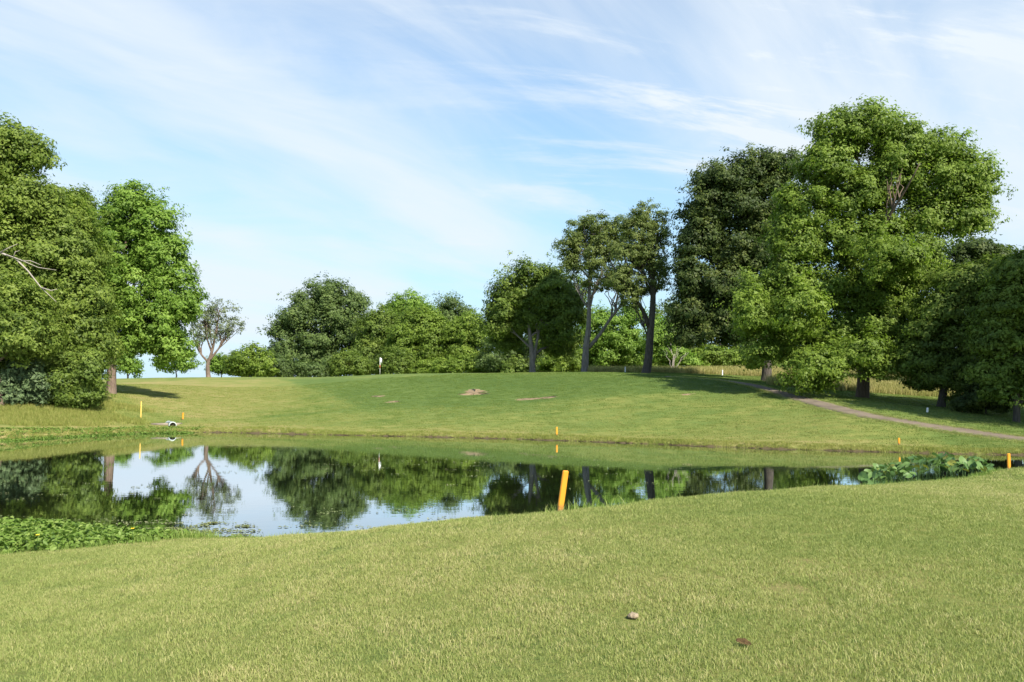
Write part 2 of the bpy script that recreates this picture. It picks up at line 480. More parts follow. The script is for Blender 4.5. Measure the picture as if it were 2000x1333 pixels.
mud = math_(t, 'SUBTRACT', 1.0, math_(t, 'MULTIPLY', math_(t, 'SUBTRACT', shore, math_(t, 'MULTIPLY', fine, 0.2)), 7.0, True), True)
c = mixc(t, mud, c, (0.10, 0.078, 0.042))
t.links.new(c, p.inputs['Base Color'])
bm_ = t.nodes.new('ShaderNodeBump'); bm_.inputs['Strength'].default_value = 0.75; bm_.inputs['Distance'].default_value = 0.06
t.links.new(math_(t, 'ADD', fine, math_(t, 'MULTIPLY', blade, 0.6)), bm_.inputs['Height']); t.links.new(bm_.outputs[0], p.inputs['Normal'])
t.links.new(p.outputs[0], out.inputs[0])
ground = link('ground', me, m); ground['kind'] = 'structure'

# water
wm_, t, out = new_mat('pond_water')
p = t.nodes.new('ShaderNodeBsdfDiffuse'); p.inputs['Color'].default_value = (0.014, 0.017, 0.009, 1)
gl = t.nodes.new('ShaderNodeBsdfGlossy'); gl.inputs['Roughness'].default_value = 0.012; gl.inputs['Color'].default_value = (0.93, 0.97, 1.0, 1)
fr = t.nodes.new('ShaderNodeFresnel'); fr.inputs['IOR'].default_value = 1.333
b = t.nodes.new('ShaderNodeBump'); b.inputs['Strength'].default_value = 0.05; b.inputs['Distance'].default_value = 0.02
rip = math_(t, 'ADD', noise(t, 1.6, 3, 0.5, vscale=(0.8, 1.6, 1)), math_(t, 'MULTIPLY', noise(t, 7.0, 2, 0.5, vscale=(0.7, 1.5, 1)), 0.12))
t.links.new(rip, b.inputs['Height'])
for nd in (p, gl, fr): t.links.new(b.outputs[0], nd.inputs['Normal'])
mx = t.nodes.new('ShaderNodeMixShader')
t.links.new(math_(t, 'MINIMUM', math_(t, 'MULTIPLY', fr.outputs[0], 1.9), 0.88), mx.inputs[0])
t.links.new(p.outputs[0], mx.inputs[1]); t.links.new(gl.outputs[0], mx.inputs[2]); t.links.new(mx.outputs[0], out.inputs[0])
water = link('pond_water', raw_mesh('pond_water', [(-50, 11.5, 0), (30, 11.5, 0), (30, 62, 0), (-50, 62, 0)], [0, 1, 2, 3], [4]), wm_)
water['kind'] = 'structure'

# cart path
pp = np.array([hit(u, v)[:2] for u, v in ((1300, 736.5), (1380, 741), (1450, 750), (1505, 763), (1560, 780), (1625, 798), (1700, 815), (1765, 825),
                                          (1850, 839), (1930, 851), (2010, 861), (2130, 871))])
pp = np.r_[[pp[0] + (pp[0] - pp[1]) * 0.8], pp, [pp[-1] + (pp[-1] - pp[-2]) * 1.5]]
q = []
for i in range(1, len(pp) - 2):
    for k in range(8):
        s = k / 8; p0, p1, p2, p3 = pp[i - 1:i + 3]
        q.append(0.5 * ((2 * p1) + (-p0 + p2) * s + (2 * p0 - 5 * p1 + 4 * p2 - p3) * s * s + (-p0 + 3 * p1 - 3 * p2 + p3) * s ** 3))
q = np.array(q)
for _ in range(6): q[1:-1] = (q[:-2] + 2 * q[1:-1] + q[2:]) / 4
tg = np.gradient(q, axis=0); tg /= np.linalg.norm(tg, axis=1)[:, None]; nm = np.c_[-tg[:, 1], tg[:, 0]]
offs = [-0.80, -0.78, -0.38, 0, 0.38, 0.78, 0.80]
vs = []
for i in range(len(q)):
    for k, o in enumerate(offs):
        xy = q[i] + nm[i] * (o + 0.07 * math.sin(i * 1.7 + 2 * o) + random.uniform(-0.05, 0.05))
        vs.append((*xy, hgt(*xy) + (-0.08 if k in (0, 6) else 0.05)))
fs = [(i * 7 + k, i * 7 + k + 1, (i + 1) * 7 + k + 1, (i + 1) * 7 + k) for i in range(len(q) - 1) for k in range(6)]
path_mat = simple_mat('cart_path_asphalt', (0.110, 0.088, 0.064), (0.175, 0.140, 0.102), 0.9, 0.9, None, 0.3, bscale=30)
path = link('path', raw_mesh('path', vs, np.array(fs), np.full(len(fs), 4), smooth=True), path_mat); path['kind'] = 'structure'


def inside_path(x, y, r):
    d = np.full(x.shape, 1e9)
    for a in q: d = np.minimum(d, (x - a[0]) ** 2 + (y - a[1]) ** 2)
    return d < r * r


# worn dirt patches and a sand glimpse on the hill
dirt = simple_mat('bare_dirt', (0.165, 0.118, 0.068), (0.24, 0.175, 0.102), 2.5, 0.95, None, 0.5, bscale=8)
sand = simple_mat('bunker_sand', (0.62, 0.58, 0.47), (0.72, 0.68, 0.57), 3, 0.95, None, 0.3)


PATCHES = []


def patch(name, outline, mat):
    P = np.array([hit(u, v)[:2] for u, v in outline]); P = densify(P, 5)
    P += rng.normal(0, 0.16, P.shape) * np.array((1.6, 1.0))
    PATCHES.append(P)
    c = P.mean(0); vs = [c]; R = (0.35, 0.7, 1.0); n = len(P)
    for r in R: vs += list(c + (P - c) * r)
    vs = np.array(vs); z = height(vs[:, 0], vs[:, 1]) + np.r_[0.02, np.full(2 * n, 0.02), np.full(n, -0.02)]
    fs = [0]; fl = []; ct = []
    for i in range(n): fl += [0, 1 + i, 1 + (i + 1) % n]; ct.append(3)
    for k in range(2):
        for i in range(n):
            j = (i + 1) % n; fl += [1 + k * n + i, 1 + (k + 1) * n + i, 1 + (k + 1) * n + j, 1 + k * n + j]; ct.append(4)
    o = link(name, raw_mesh(name, np.c_[vs, z], fl, ct, smooth=True), mat); o['kind'] = 'structure'
    return o


patch('bare_ground', [(884, 773), (908, 770.5), (906, 767), (924, 760), (944, 763), (955, 766.5), (938, 768.5), (958, 771.5), (938, 773)], dirt)
patch('bare_ground', [(1000, 781), (1030, 779), (1062, 777.5), (1098, 775.5), (1080, 779), (1042, 782), (1008, 783.5)], dirt)
patch('bare_ground', [(728, 774.5), (748, 773.5), (753, 775.5), (735, 776.5)], dirt)
patch('bare_ground', [(1330, 771), (1350, 770), (1352, 772), (1335, 772.5)], dirt)
patch('bare_ground', [(755, 785.5), (775, 784.5), (777, 786), (760, 787)], dirt)

# ------------------------------------------------------------------ trees
LEAF_MULT = 2.85


def leaf_mesh(name, C, Nrm, size, tint, mat, parent, aspect=0.55):
    """C centres, Nrm facing; every leaf two triangles folded along its midrib"""
    n = len(C)
    Nrm = Nrm / (np.linalg.norm(Nrm, axis=1)[:, None] + 1e-9)
    r = rng.normal(size=(n, 3)); r[:, 2] -= 0.35
    A = r - (r * Nrm).sum(1)[:, None] * Nrm; A /= np.linalg.norm(A, axis=1)[:, None] + 1e-9
    B = np.cross(Nrm, A)
    sz = size * rng.uniform(0.6, 1.35, n)[:, None]
    base = C - A * sz * 0.5; tip = C + A * sz * 0.5 - Nrm * sz * 0.08
    w = sz * aspect * 0.5; lift = Nrm * sz * rng.uniform(0.02, 0.22, n)[:, None]
    l = C + B * w + lift - A * sz * 0.08; rr = C - B * w + lift - A * sz * 0.08
    V = np.stack([base, rr, tip, l], 1).reshape(-1, 3)
    o = np.arange(n)[:, None] * 4
    fl = np.concatenate([o + [0, 1, 2], o + [0, 2, 3]], 1).reshape(-1)
    me = raw_mesh(name, V, fl, np.full(2 * n, 3), {'tint': np.repeat(np.clip(tint, 0, 1), 4)})
    return link(name, me, mat, parent)


def spray_mesh(name, C, Nrm, size, tint, mat, parent):
    """crown leaves past counting: one pointed triangle each"""
    n = len(C)
    Nrm = Nrm / (np.linalg.norm(Nrm, axis=1)[:, None] + 1e-9)
    r = rng.normal(size=(n, 3)); r[:, 2] -= 0.4
    A = r - (r * Nrm).sum(1)[:, None] * Nrm; A /= np.linalg.norm(A, axis=1)[:, None] + 1e-9
    B = np.cross(Nrm, A)
    sz = size * rng.uniform(0.6, 1.4, n)[:, None]
    w = sz * rng.uniform(0.30, 0.42, n)[:, None]
    V = np.stack([C - A * sz * 0.35 + B * w, C - A * sz * 0.35 - B * w, C + A * sz * 0.65], 1).reshape(-1, 3)
    me = raw_mesh(name, V, np.arange(3 * n), np.full(n, 3), {'tint': np.repeat(np.clip(tint, 0, 1), 3)})
    return link(name, me, mat, parent)


def rand_dir(n):
    d = rng.normal(size=(n, 3)); return d / np.linalg.norm(d, axis=1)[:, None]


def bend(a, b, sag=0.0, n=6, jit=0.06):
    a = np.asarray(a, float); b = np.asarray(b, float); L_ = np.linalg.norm(b - a)
    s = np.linspace(0, 1, n)[:, None]
    p = a + (b - a) * s; p[:, 2] += sag * L_ * np.sin(s[:, 0] * math.pi)
    w = rng.normal(0, jit * L_, (n, 3)) * np.sin(s * math.pi); w[:, 2] *= 0.5
    return p + w


def tree(label, d, base_u, base_v, lobes, leaf='mid', bark='brown', leaves=20000, size=0.34, clump=1.15, trunk_r=0.4, trunk=None, limbs=(), name='tree',
         cat='tree', group=None, depth=0.9, fill=1.05, open_=0.0, flat=0.8, top=0.72, nlimb=6, trunk_base_z=None, spread=1.0, inner=0.45, twig=0.16):
    """lobes are (u, v, ru, rv[, dd]) in photo pixels at distance d (+dd metres)"""
    bx = at(base_u, base_v, d); bz = hgt(bx[0], bx[1]) - 0.1
    b = np.array((bx[0], bx[1], bz))
    root = thing(name, b, label, cat, group)
    E = []
    for lb in lobes:
        u, v, ru, rv = lb[:4]; dd = lb[4] if len(lb) > 4 else 0.0
        c = at(u, v, d + dd); k = (d + dd) / F
        E.append((c, np.array((ru * k, 0.5 * (ru + rv) * k * depth, rv * k))))
    vol = np.array([e[1].prod() ** (2 / 3) for e in E]); vol /= vol.sum()
    ck = clump
    # clumps in the outer part of every lobe
    ctot = int(sum(e[1].prod() ** (2 / 3) * 4 * math.pi for e in E) / (ck * ck * 1.55) * fill)
    ctot = max(ctot, 6)
    cc = []; cd = []
    for (c, r), w in zip(E, vol):
        n = max(2, int(round(ctot * w)))
        dr = rand_dir(n); rad = inner + (1 - inner) * rng.random(n) ** 0.45
        cc.append(c + dr * np.maximum(r - ck * 0.50, r * 0.55) * rad[:, None]); cd.append(dr)
    cc = np.concatenate(cc); cd = np.concatenate(cd)
    if open_ > 0:
        keep = rng.random(len(cc)) > open_; cc = cc[keep]; cd = cd[keep]
    cc = cc + rng.normal(0, 0.22 * ck, cc.shape)
    gz = height(cc[:, 0], cc[:, 1]) + 0.25 * ck; cc[:, 2] = np.maximum(cc[:, 2], gz)
    nc = len(cc); nsp = 15; lps = max(2, int(leaves * LEAF_MULT / (nc * nsp)))
    cr = ck * rng.uniform(0.55, 1.25, nc); ct = rng.normal(0.45, 0.15, nc)
    # sprays over the outside of every clump, leaves around every spray
    sr = np.repeat(np.arange(nc), nsp); ns_ = len(sr)
    dv = rand_dir(ns_) + 0.35 * cd[sr]; dv /= np.linalg.norm(dv, axis=1)[:, None]
    dv[:, 2] = np.where(dv[:, 2] < 0, dv[:, 2] * 0.75, dv[:, 2])
    rad = rng.random(ns_) ** 0.4 * (1 + 0.65 * rng.random(ns_) ** 3)
    an = np.exp(rng.normal(-0.06, 0.24, (nc, 3))); ax_ = rand_dir(nc)
    g_ = dv * (cr[sr] * rad)[:, None] * an[sr] * np.array((1, 1, flat))
    g_ += ax_[sr] * ((g_ * ax_[sr]).sum(1) * 0.35)[:, None]           # stretched along a bough
    g_[:, 2] -= 0.05 * (g_[:, 0] ** 2 + g_[:, 1] ** 2) / ck           # outer sprays hang
    sc_ = cc[sr] + g_
    st_ = ct[sr] + rng.normal(0, 0.10, ns_)
    rep = np.repeat(np.arange(ns_), lps); n = len(rep)
    off = rng.normal(0, 1, (n, 3)) * (0.23 * ck) * np.array((1, 1, 0.62))
    P = sc_[rep] + off
    Nm = 0.55 * dv[rep] + 0.5 * cd[sr][rep] + 0.30 * off / (0.2 * ck) + np.array((0, 0, 0.40)) + rng.normal(0, 0.36, (n, 3))
    P[:, 2] = np.maximum(P[:, 2], height_fast(P[:, 0], P[:, 1], b) + 0.05)
    ti = st_[rep] + rng.normal(0, 0.13, n)
    spray_mesh('crown', P - b, Nm, size * 0.70, ti, LEAF[leaf], root)
    # trunk
    allc = np.array([e[0] for e in E]); topz = max(e[0][2] + 0.4 * e[1][2] for e in E)
    if trunk is None:
        tt = np.array((allc[:, 0] @ vol, allc[:, 1] @ vol, b[2] + (topz - b[2]) * top))
        pts = bend(b, tt, 0, 9, 0.012)
    else:
        pts = np.array([at(u, v, d) for u, v in trunk]); pts[0] = b
        s = np.linspace(0, len(pts) - 1, 14)
        pts = np.stack([np.interp(s, np.arange(len(pts)), pts[:, k]) for k in range(3)], 1)
        pts[1:-1] = (pts[:-2] + pts[1:-1] * 2 + pts[2:]) / 4
    s = np.linspace(0, 1, len(pts)); rr = trunk_r * (1 - 0.8 * s) ** 0.9
    rr[0] *= 1.35
    g = Geo(); g.tube(np.r_[pts[:1], pts[:1] + (pts[1] - pts[0]) * 0.12, pts[1:]] - b, np.r_[rr[0], trunk_r * 1.05, rr[1:]], 10, True, 0.06)
    link('trunk', g.mesh('trunk'), BARK[bark], root)
    # limbs towards the lobes, each with its own branches towards the clumps
    def limb(P_, r0, r1):
        g = Geo(); k = len(P_); rad_ = np.linspace(r0, r1, k)
        g.tube(P_ - b, rad_, 7, True, 0.05)
        endp = P_[-1]; dist = np.linalg.norm(cc - endp, axis=1)
        for j in np.argsort(dist)[:int(5 + 16 * twig)]:
            s_ = random.uniform(0.45, 0.95); i0 = int(s_ * (k - 1)); q0 = P_[i0]
            g.tube(bend(q0, cc[j], 0.06, 5, 0.07) - b, np.linspace(rad_[i0] * 0.6, 0.02, 5), 5, False)
        link('limb', g.mesh('limb'), BARK[bark], root)
    for lm in limbs:
        P_ = np.array([at(u, v, d) for u, v in lm[0]])
        s = np.linspace(0, len(P_) - 1, 10)
        P_ = np.stack([np.interp(s, np.arange(len(P_)), P_[:, k]) for k in range(3)], 1)
        P_[1:-1] = (P_[:-2] + P_[1:-1] * 2 + P_[2:]) / 4
        P_[1:, 1] += np.linspace(0, lm[3] if len(lm) > 3 else 0, len(P_) - 1)
        limb(P_, lm[1], lm[2])
    order = np.argsort(-vol)[:nlimb]
    for j in order:
        c = allc[j]; zt = np.clip(b[2] + (c[2] - b[2]) * random.uniform(0.5, 0.72), pts[1][2], pts[-1][2])
        i0 = int(np.argmin(np.abs(pts[:, 2] - zt))); i0 = max(1, min(i0, len(pts) - 2))
        limb(bend(pts[i0], c, 0.05, 8, 0.035), rr[i0] * 0.62, 0.05)
    return root


def height_fast(x, y, b):
    """ground under a crown: a tilted plane through five samples (cheap)"""
    e = 6.0; h0 = hgt(b[0], b[1])
    gx_ = (hgt(b[0] + e, b[1]) - hgt(b[0] - e, b[1])) / (2 * e); gy_ = (hgt(b[0], b[1] + e) - hgt(b[0], b[1] - e)) / (2 * e)
    return np.maximum(h0 + gx_ * (x - b[0]) + gy_ * (y - b[1]), 0.1)


# --- left woods
tree('tall yellow-green tree at the left edge, highest crown of the left woods', 60, 5, 790,
     [(5, 300, 82, 64), (45, 290, 42, 45), (-60, 400, 110, 120), (45, 395, 66, 60), (-20, 520, 110, 110), (-120, 560, 120, 150)], 'wood', 'brown', 42000, 0.34, 1.1, 0.5)
tree('broad dense tree right of the tallest crown in the left woods', 62, 95, 785,
     [(85, 430, 78, 78), (120, 500, 78, 90), (60, 540, 90, 90), (150, 580, 62, 90), (90, 640, 90, 80), (165, 660, 48, 70)], 'wood', 'brown', 46000, 0.33, 1.1, 0.45)
tree('narrow tree with a pointed tip just left of the lone maple', 72, 150, 775,
     [(142, 405, 30, 42), (155, 450, 42, 60), (175, 520, 40, 80), (180, 620, 40, 90)], 'mid', 'brown', 16000, 0.34, 1.0, 0.3)
tree('low spreading yellow-green tree at the left edge in front of the tall one', 57, 0, 790,
     [(20, 600, 75, 55), (-30, 640, 100, 60), (55, 650, 62, 52), (-80, 700, 80, 60)], 'wood', 'brown', 26000, 0.30, 0.95, 0.3)
tree('tall tree in the left woods standing behind the dead branch', 72, -140, 790,
     [(-140, 380, 130, 130), (-180, 560, 150, 150), (-60, 600, 120, 140)], 'mid', 'brown', 20000, 0.42, 1.4, 0.5)
tree('blue-green bushy spruce at the left edge under the broadleaf trees', 58.5, 25, 792,
     [(40, 730, 46, 38), (0, 735, 55, 46), (78, 752, 28, 26), (20, 768, 60, 24), (70, 775, 26, 16), (-60, 740, 60, 60)], 'spruce', 'dark', 15000, 0.30, 0.7, 0.15, name='spruce_shrub', cat='shrub', flat=0.5)
tree('dark green shrub with drooping sprays beneath the left woods', 60, 135, 788,
     [(130, 745, 48, 36), (105, 700, 45, 40), (165, 720, 40, 48), (130, 772, 50, 18), (95, 772, 36, 18), (165, 770, 30, 16)], 'mid', 'dark', 17000, 0.27, 0.75, 0.12, name='shrub', cat='shrub')
tree('light green shrub touching the maple trunk, right end of the left woods', 63, 190, 780,
     [(165, 730, 20, 40), (158, 690, 24, 38), (160, 762, 24, 20), (176, 760, 9, 15)], 'wood', 'brown', 9000, 0.27, 0.75, 0.1, name='shrub', cat='shrub')

# --- lone maple and neighbours
tree('bright green maple with a bare pale lower trunk at the left hilltop', 70, 217, 763,
     [(262, 412, 52, 54), (215, 440, 32, 46), (300, 440, 42, 52), (240, 490, 62, 60), (320, 505, 56, 50), (262, 560, 72, 62), (338, 570, 50, 46),
      (230, 610, 52, 50), (300, 630, 62, 48), (352, 600, 42, 30), (330, 676, 46, 32), (262, 660, 40, 30), (205, 560, 40, 60)],
     'maple', 'red', 42000, 0.32, 0.95, 0.42, trunk=[(217, 763), (219, 700), (224, 640), (232, 560), (245, 470)], fill=0.85, nlimb=9)
tree('small open tree with dark bare boughs right of the maple', 118, 407, 739,
     [(430, 605, 40, 24), (398, 625, 28, 26), (455, 632, 24, 18), (382, 655, 18, 28), (425, 645, 40, 24), (470, 640, 10, 8)], 'grey', 'red', 640, 0.32, 0.62, 0.34, fill=0.46, inner=0.2,
     trunk=[(407, 739), (405, 712), (412, 695), (420, 660), (428, 615)],
     limbs=[([(407, 708), (392, 692), (380, 672)], 0.19, 0.05), ([(408, 706), (428, 680), (455, 640)], 0.2, 0.04), ([(414, 690), (402, 655), (398, 625)], 0.16, 0.04)],
     nlimb=3, twig=1.0)
tree('hazy pale tree seen through the gap right of the maple trunk', 150, 250, 742,
     [(245, 705, 24, 26), (262, 718, 14, 16)], 'maple', 'brown', 2600, 0.5, 1.2, 0.25, name='tree')
tree('thin see-through pale tree beyond the crest between maple and open tree', 155, 345, 742,
     [(330, 700, 34, 26), (365, 706, 26, 24)], 'maple', 'grey', 2400, 0.5, 1.1, 0.2, nlimb=2, open_=0.2)
tree('round pale green bush beside the dark oak, right of the open tree', 140, 486, 742,
     [(486, 705, 36, 34), (462, 718, 24, 22), (512, 716, 22, 26)], 'bright', 'brown', 6500, 0.5, 1.2, 0.25, name='bush', cat='bush')
tree('thin pale bush on the crest directly behind the open tree', 145, 430, 742, [(428, 712, 22, 20), (448, 720, 16, 14)], 'maple', 'brown', 2200, 0.45, 1.0, 0.15, name='bush', cat='bush')

# --- far middle woods
tree('big dark round-topped oak at the left end of the far woods', 165, 640, 742,
     [(655, 592, 50, 46), (610, 590, 40, 40), (690, 610, 28, 46), (580, 625, 34, 36), (550, 665, 30, 36), (630, 650, 62, 56), (690, 665, 36, 50), (590, 690, 56, 40), (545, 705, 28, 26), (650, 710, 60, 26)],
     'oak', 'dark', 34000, 0.58, 1.9, 0.7, nlimb=8)
tree('mid green rounded tree right of the dark oak', 158, 742, 742, [(738, 640, 38, 40), (765, 650, 34, 44), (722, 690, 40, 40), (760, 700, 40, 34)], 'mid', 'brown', 16000, 0.52, 1.5, 0.35)
tree('bright tree peeking above the middle of the far woods', 182, 790, 742, [(795, 600, 34, 30), (772, 618, 26, 26), (822, 615, 26, 26), (795, 650, 44, 40)], 'maple', 'brown', 9000, 0.6, 1.8, 0.4)
tree('greyish thin-topped tree rising behind the pale trees of the far woods', 188, 880, 742, [(882, 600, 26, 26), (868, 625, 30, 26), (905, 620, 18, 24), (880, 660, 36, 40)], 'oak', 'grey', 7000, 0.6, 1.7, 0.35, open_=0.15)
tree('pale green round tree in the middle of the far woods', 150, 822, 742, [(818, 644, 46, 46), (850, 665, 34, 48), (788, 675, 36, 48), (830, 700, 50, 32)], 'bright', 'brown', 19000, 0.48, 1.4, 0.4)
tree('pale green tree next to the big shaded tree, right end of the far woods', 148, 915, 742, [(918, 645, 30, 40), (892, 670, 32, 46), (935, 675, 26, 44), (910, 700, 40, 28)], 'bright', 'brown', 12000, 0.48, 1.35, 0.35)
tree('low bush at the foot of the pale trees behind the flag', 138, 905, 738, [(900, 712, 34, 18), (930, 715, 26, 16), (865, 716, 24, 14)], 'bright', 'brown', 6000, 0.42, 1.0, 0.12, name='bush', cat='bush')
tree('dark undergrowth bush behind the golf flag', 145, 735, 740, [(745, 718, 34, 16), (705, 718, 32, 16), (790, 718, 28, 15)], 'mid', 'brown', 5000, 0.42, 1.0, 0.12, name='bush', cat='bush')

# --- middle right
tree('green tree with a forked trunk and shaded right half on the hilltop', 100, 1040, 729,
     [(1030, 560, 50, 48), (1075, 570, 44, 52), (990, 590, 38, 40), (975, 625, 34, 36), (1040, 620, 60, 40, 2), (1100, 620, 46, 56), (995, 655, 38, 34, 4), (1095, 670, 44, 34, 4), (1115, 580, 30, 46)],
     'mid', 'grey', 30000, 0.42, 1.35, 0.42, trunk=[(1040, 729), (1039, 690), (1033, 640), (1034, 580)],
     limbs=[([(1042, 705), (1050, 660), (1062, 610)], 0.24, 0.08), ([(1036, 680), (1010, 655), (985, 640)], 0.14, 0.05)], nlimb=5)
tree('tall hickory with a V-shaped fork low on its grey trunk', 92, 1142, 728,
     [(1140, 450, 42, 34), (1115, 478, 26, 32), (1175, 445, 36, 30), (1150, 500, 50, 40), (1195, 480, 36, 40), (1212, 455, 24, 30), (1118, 520, 24, 22), (1170, 545, 40, 26), (1205, 540, 28, 30)],
     'olive', 'grey', 15000, 0.27, 0.8, 0.44, fill=0.5, trunk=[(1142, 728), (1143, 690), (1149, 650), (1151, 610), (1150, 560), (1160, 500)],
     limbs=[([(1150, 680), (1175, 650), (1198, 612), (1222, 590), (1232, 585)], 0.24, 0.06, -1), ([(1148, 600), (1136, 585), (1127, 560)], 0.14, 0.05),
            ([(1151, 545), (1135, 525), (1122, 508)], 0.12, 0.04), ([(1152, 590), (1162, 560), (1175, 540)], 0.13, 0.05), ([(1201, 610), (1207, 580), (1206, 550)], 0.13, 0.04)],
     nlimb=5, inner=0.25, twig=0.5)
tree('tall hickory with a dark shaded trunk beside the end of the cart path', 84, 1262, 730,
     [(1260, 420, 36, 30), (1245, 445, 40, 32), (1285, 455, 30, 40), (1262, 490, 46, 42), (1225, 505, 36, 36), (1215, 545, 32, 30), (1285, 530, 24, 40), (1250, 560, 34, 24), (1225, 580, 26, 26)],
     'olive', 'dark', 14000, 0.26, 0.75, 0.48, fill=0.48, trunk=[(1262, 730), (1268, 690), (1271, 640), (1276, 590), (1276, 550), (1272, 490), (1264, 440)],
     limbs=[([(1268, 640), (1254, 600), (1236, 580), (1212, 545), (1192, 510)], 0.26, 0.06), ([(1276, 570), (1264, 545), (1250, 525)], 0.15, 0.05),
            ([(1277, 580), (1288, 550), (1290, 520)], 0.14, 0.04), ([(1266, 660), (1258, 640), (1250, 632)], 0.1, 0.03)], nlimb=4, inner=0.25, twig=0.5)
tree('dark glossy tree left of the biggest tree, top lit by the sun', 80, 1497, 746,
     [(1415, 350, 48, 44), (1470, 340, 42, 40), (1520, 325, 36, 38), (1375, 400, 40, 44), (1440, 410, 60, 52), (1510, 400, 50, 60), (1365, 470, 44, 46), (1430, 490, 62, 52), (1500, 500, 50, 60),
      (1345, 540, 38, 44), (1410, 560, 60, 50), (1355, 600, 44, 40), (1420, 630, 62, 44), (1480, 600, 50, 60), (1350, 650, 34, 26)],
     'dark', 'dark', 60000, 0.36, 1.25, 0.52, trunk=[(1497, 746), (1497, 700), (1492, 640), (1480, 560), (1468, 450)], nlimb=10)
tree('biggest bright green tree with a wide crown over the cart path', 62, 1685, 776,
     [(1640, 262, 58, 52), (1700, 250, 58, 48), (1610, 320, 54, 48), (1765, 280, 56, 52), (1850, 295, 44, 44), (1890, 350, 50, 56), (1830, 360, 66, 56), (1740, 350, 70, 60), (1880, 420, 52, 44),
      (1810, 430, 60, 40), (1660, 380, 70, 62), (1570, 410, 54, 52), (1550, 470, 56, 46), (1640, 470, 72, 56), (1720, 460, 50, 50), (1545, 550, 60, 44), (1480, 570, 38, 36), (1500, 625, 50, 38), (1610, 560, 66, 48),
      (1700, 550, 70, 54), (1780, 530, 56, 46), (1520, 680, 46, 30), (1610, 640, 66, 48), (1700, 630, 60, 50), (1790, 600, 52, 44), (1590, 712, 44, 28, -4), (1680, 690, 48, 36, -4), (1640, 690, 36, 36, -3), (1740, 500, 56, 50, -4), (1800, 490, 46, 40), (1760, 640, 60, 50, 3), (1560, 610, 50, 50, -4), (1465, 610, 30, 44, -2), (1570, 735, 34, 18, -5), (1620, 728, 34, 22, -5), (1722, 722, 26, 22, -4), (1480, 690, 30, 26, -2), (1770, 690, 40, 40)],
     'bright', 'brown', 112000, 0.30, 1.0, 0.5, trunk=[(1685, 776), (1686, 720), (1690, 640), (1702, 540), (1712, 430), (1715, 330)],
     limbs=[([(1692, 600), (1700, 480), (1714, 430), (1728, 395), (1740, 350)], 0.2, 0.03, -4.5), ([(1700, 560), (1760, 470), (1830, 380)], 0.2, 0.03)], nlimb=12, fill=1.1)

# --- right
tree('dark tree showing its top in the gap right of the biggest crown', 78, 1895, 790, [(1900, 500, 36, 36), (1880, 530, 40, 40), (1940, 510, 36, 40), (1910, 590, 60, 60)], 'dark', 'dark', 15000, 0.36, 1.2, 0.35)
tree('layered green tree right of the biggest tree with low dark trunk', 57, 1838, 796,
     [(1880, 560, 56, 40), (1940, 545, 46, 44), (1840, 600, 52, 40), (1900, 620, 60, 44), (1820, 655, 44, 34), (1870, 680, 60, 38), (1800, 700, 42, 32), (1850, 725, 52, 30), (1920, 690, 40, 36), (1815, 745, 40, 22), (1880, 752, 44, 24), (1780, 660, 36, 40, 2), (1930, 735, 36, 26)],
     'mid', 'dark', 46000, 0.28, 0.9, 0.30, nlimb=7, flat=0.45)
tree('tree at the right edge with a leaning trunk by the cart path', 50, 1985, 819,
     [(1985, 520, 40, 40), (2040, 540, 70, 60), (1960, 590, 46, 42), (2020, 630, 60, 50), (1950, 660, 40, 34), (2000, 700, 50, 40), (1945, 730, 34, 28), (2060, 680, 60, 70), (1985, 745, 36, 20), (1955, 762, 30, 18), (2030, 760, 50, 40)],
     'mid', 'dark', 40000, 0.27, 0.85, 0.22, nlimb=7, flat=0.5, trunk=[(1985, 819), (1986, 770), (1982, 700), (1990, 620), (2000, 560)])
tree('low dark bush under the trees at the right edge', 54, 1925, 806, [(1925, 770, 40, 26), (1895, 785, 34, 16), (1955, 782, 30, 20)], 'dark', 'dark', 6000, 0.25, 0.6, 0.06, name='bush', cat='bush')
tree('tall tree beyond the right edge of the lawn', 48, 2230, 830, [(2230, 420, 150, 130), (2190, 560, 150, 130), (2290, 600, 150, 150), (2240, 690, 130, 80)], 'mid', 'dark', 18000, 0.42, 1.4, 0.4)
tree('unseen tall tree added right of the lily bed to cast shade', 41, 2440, 868, [(2430, 330, 200, 140), (2350, 240, 150, 120), (2510, 250, 170, 140)], 'mid', 'dark', 9000, 0.45, 1.4, 0.45, nlimb=3)  # out of view, added to shade the ground under the right-hand trees
tree('second unseen tall tree, added beyond the right edge for its shadow', 48, 2380, 850, [(2370, 350, 190, 130), (2310, 270, 130, 110), (2450, 260, 170, 130)], 'mid', 'dark', 9000, 0.45, 1.4, 0.45, nlimb=3)  # also out of view, added so its shadow darkens the right tree group
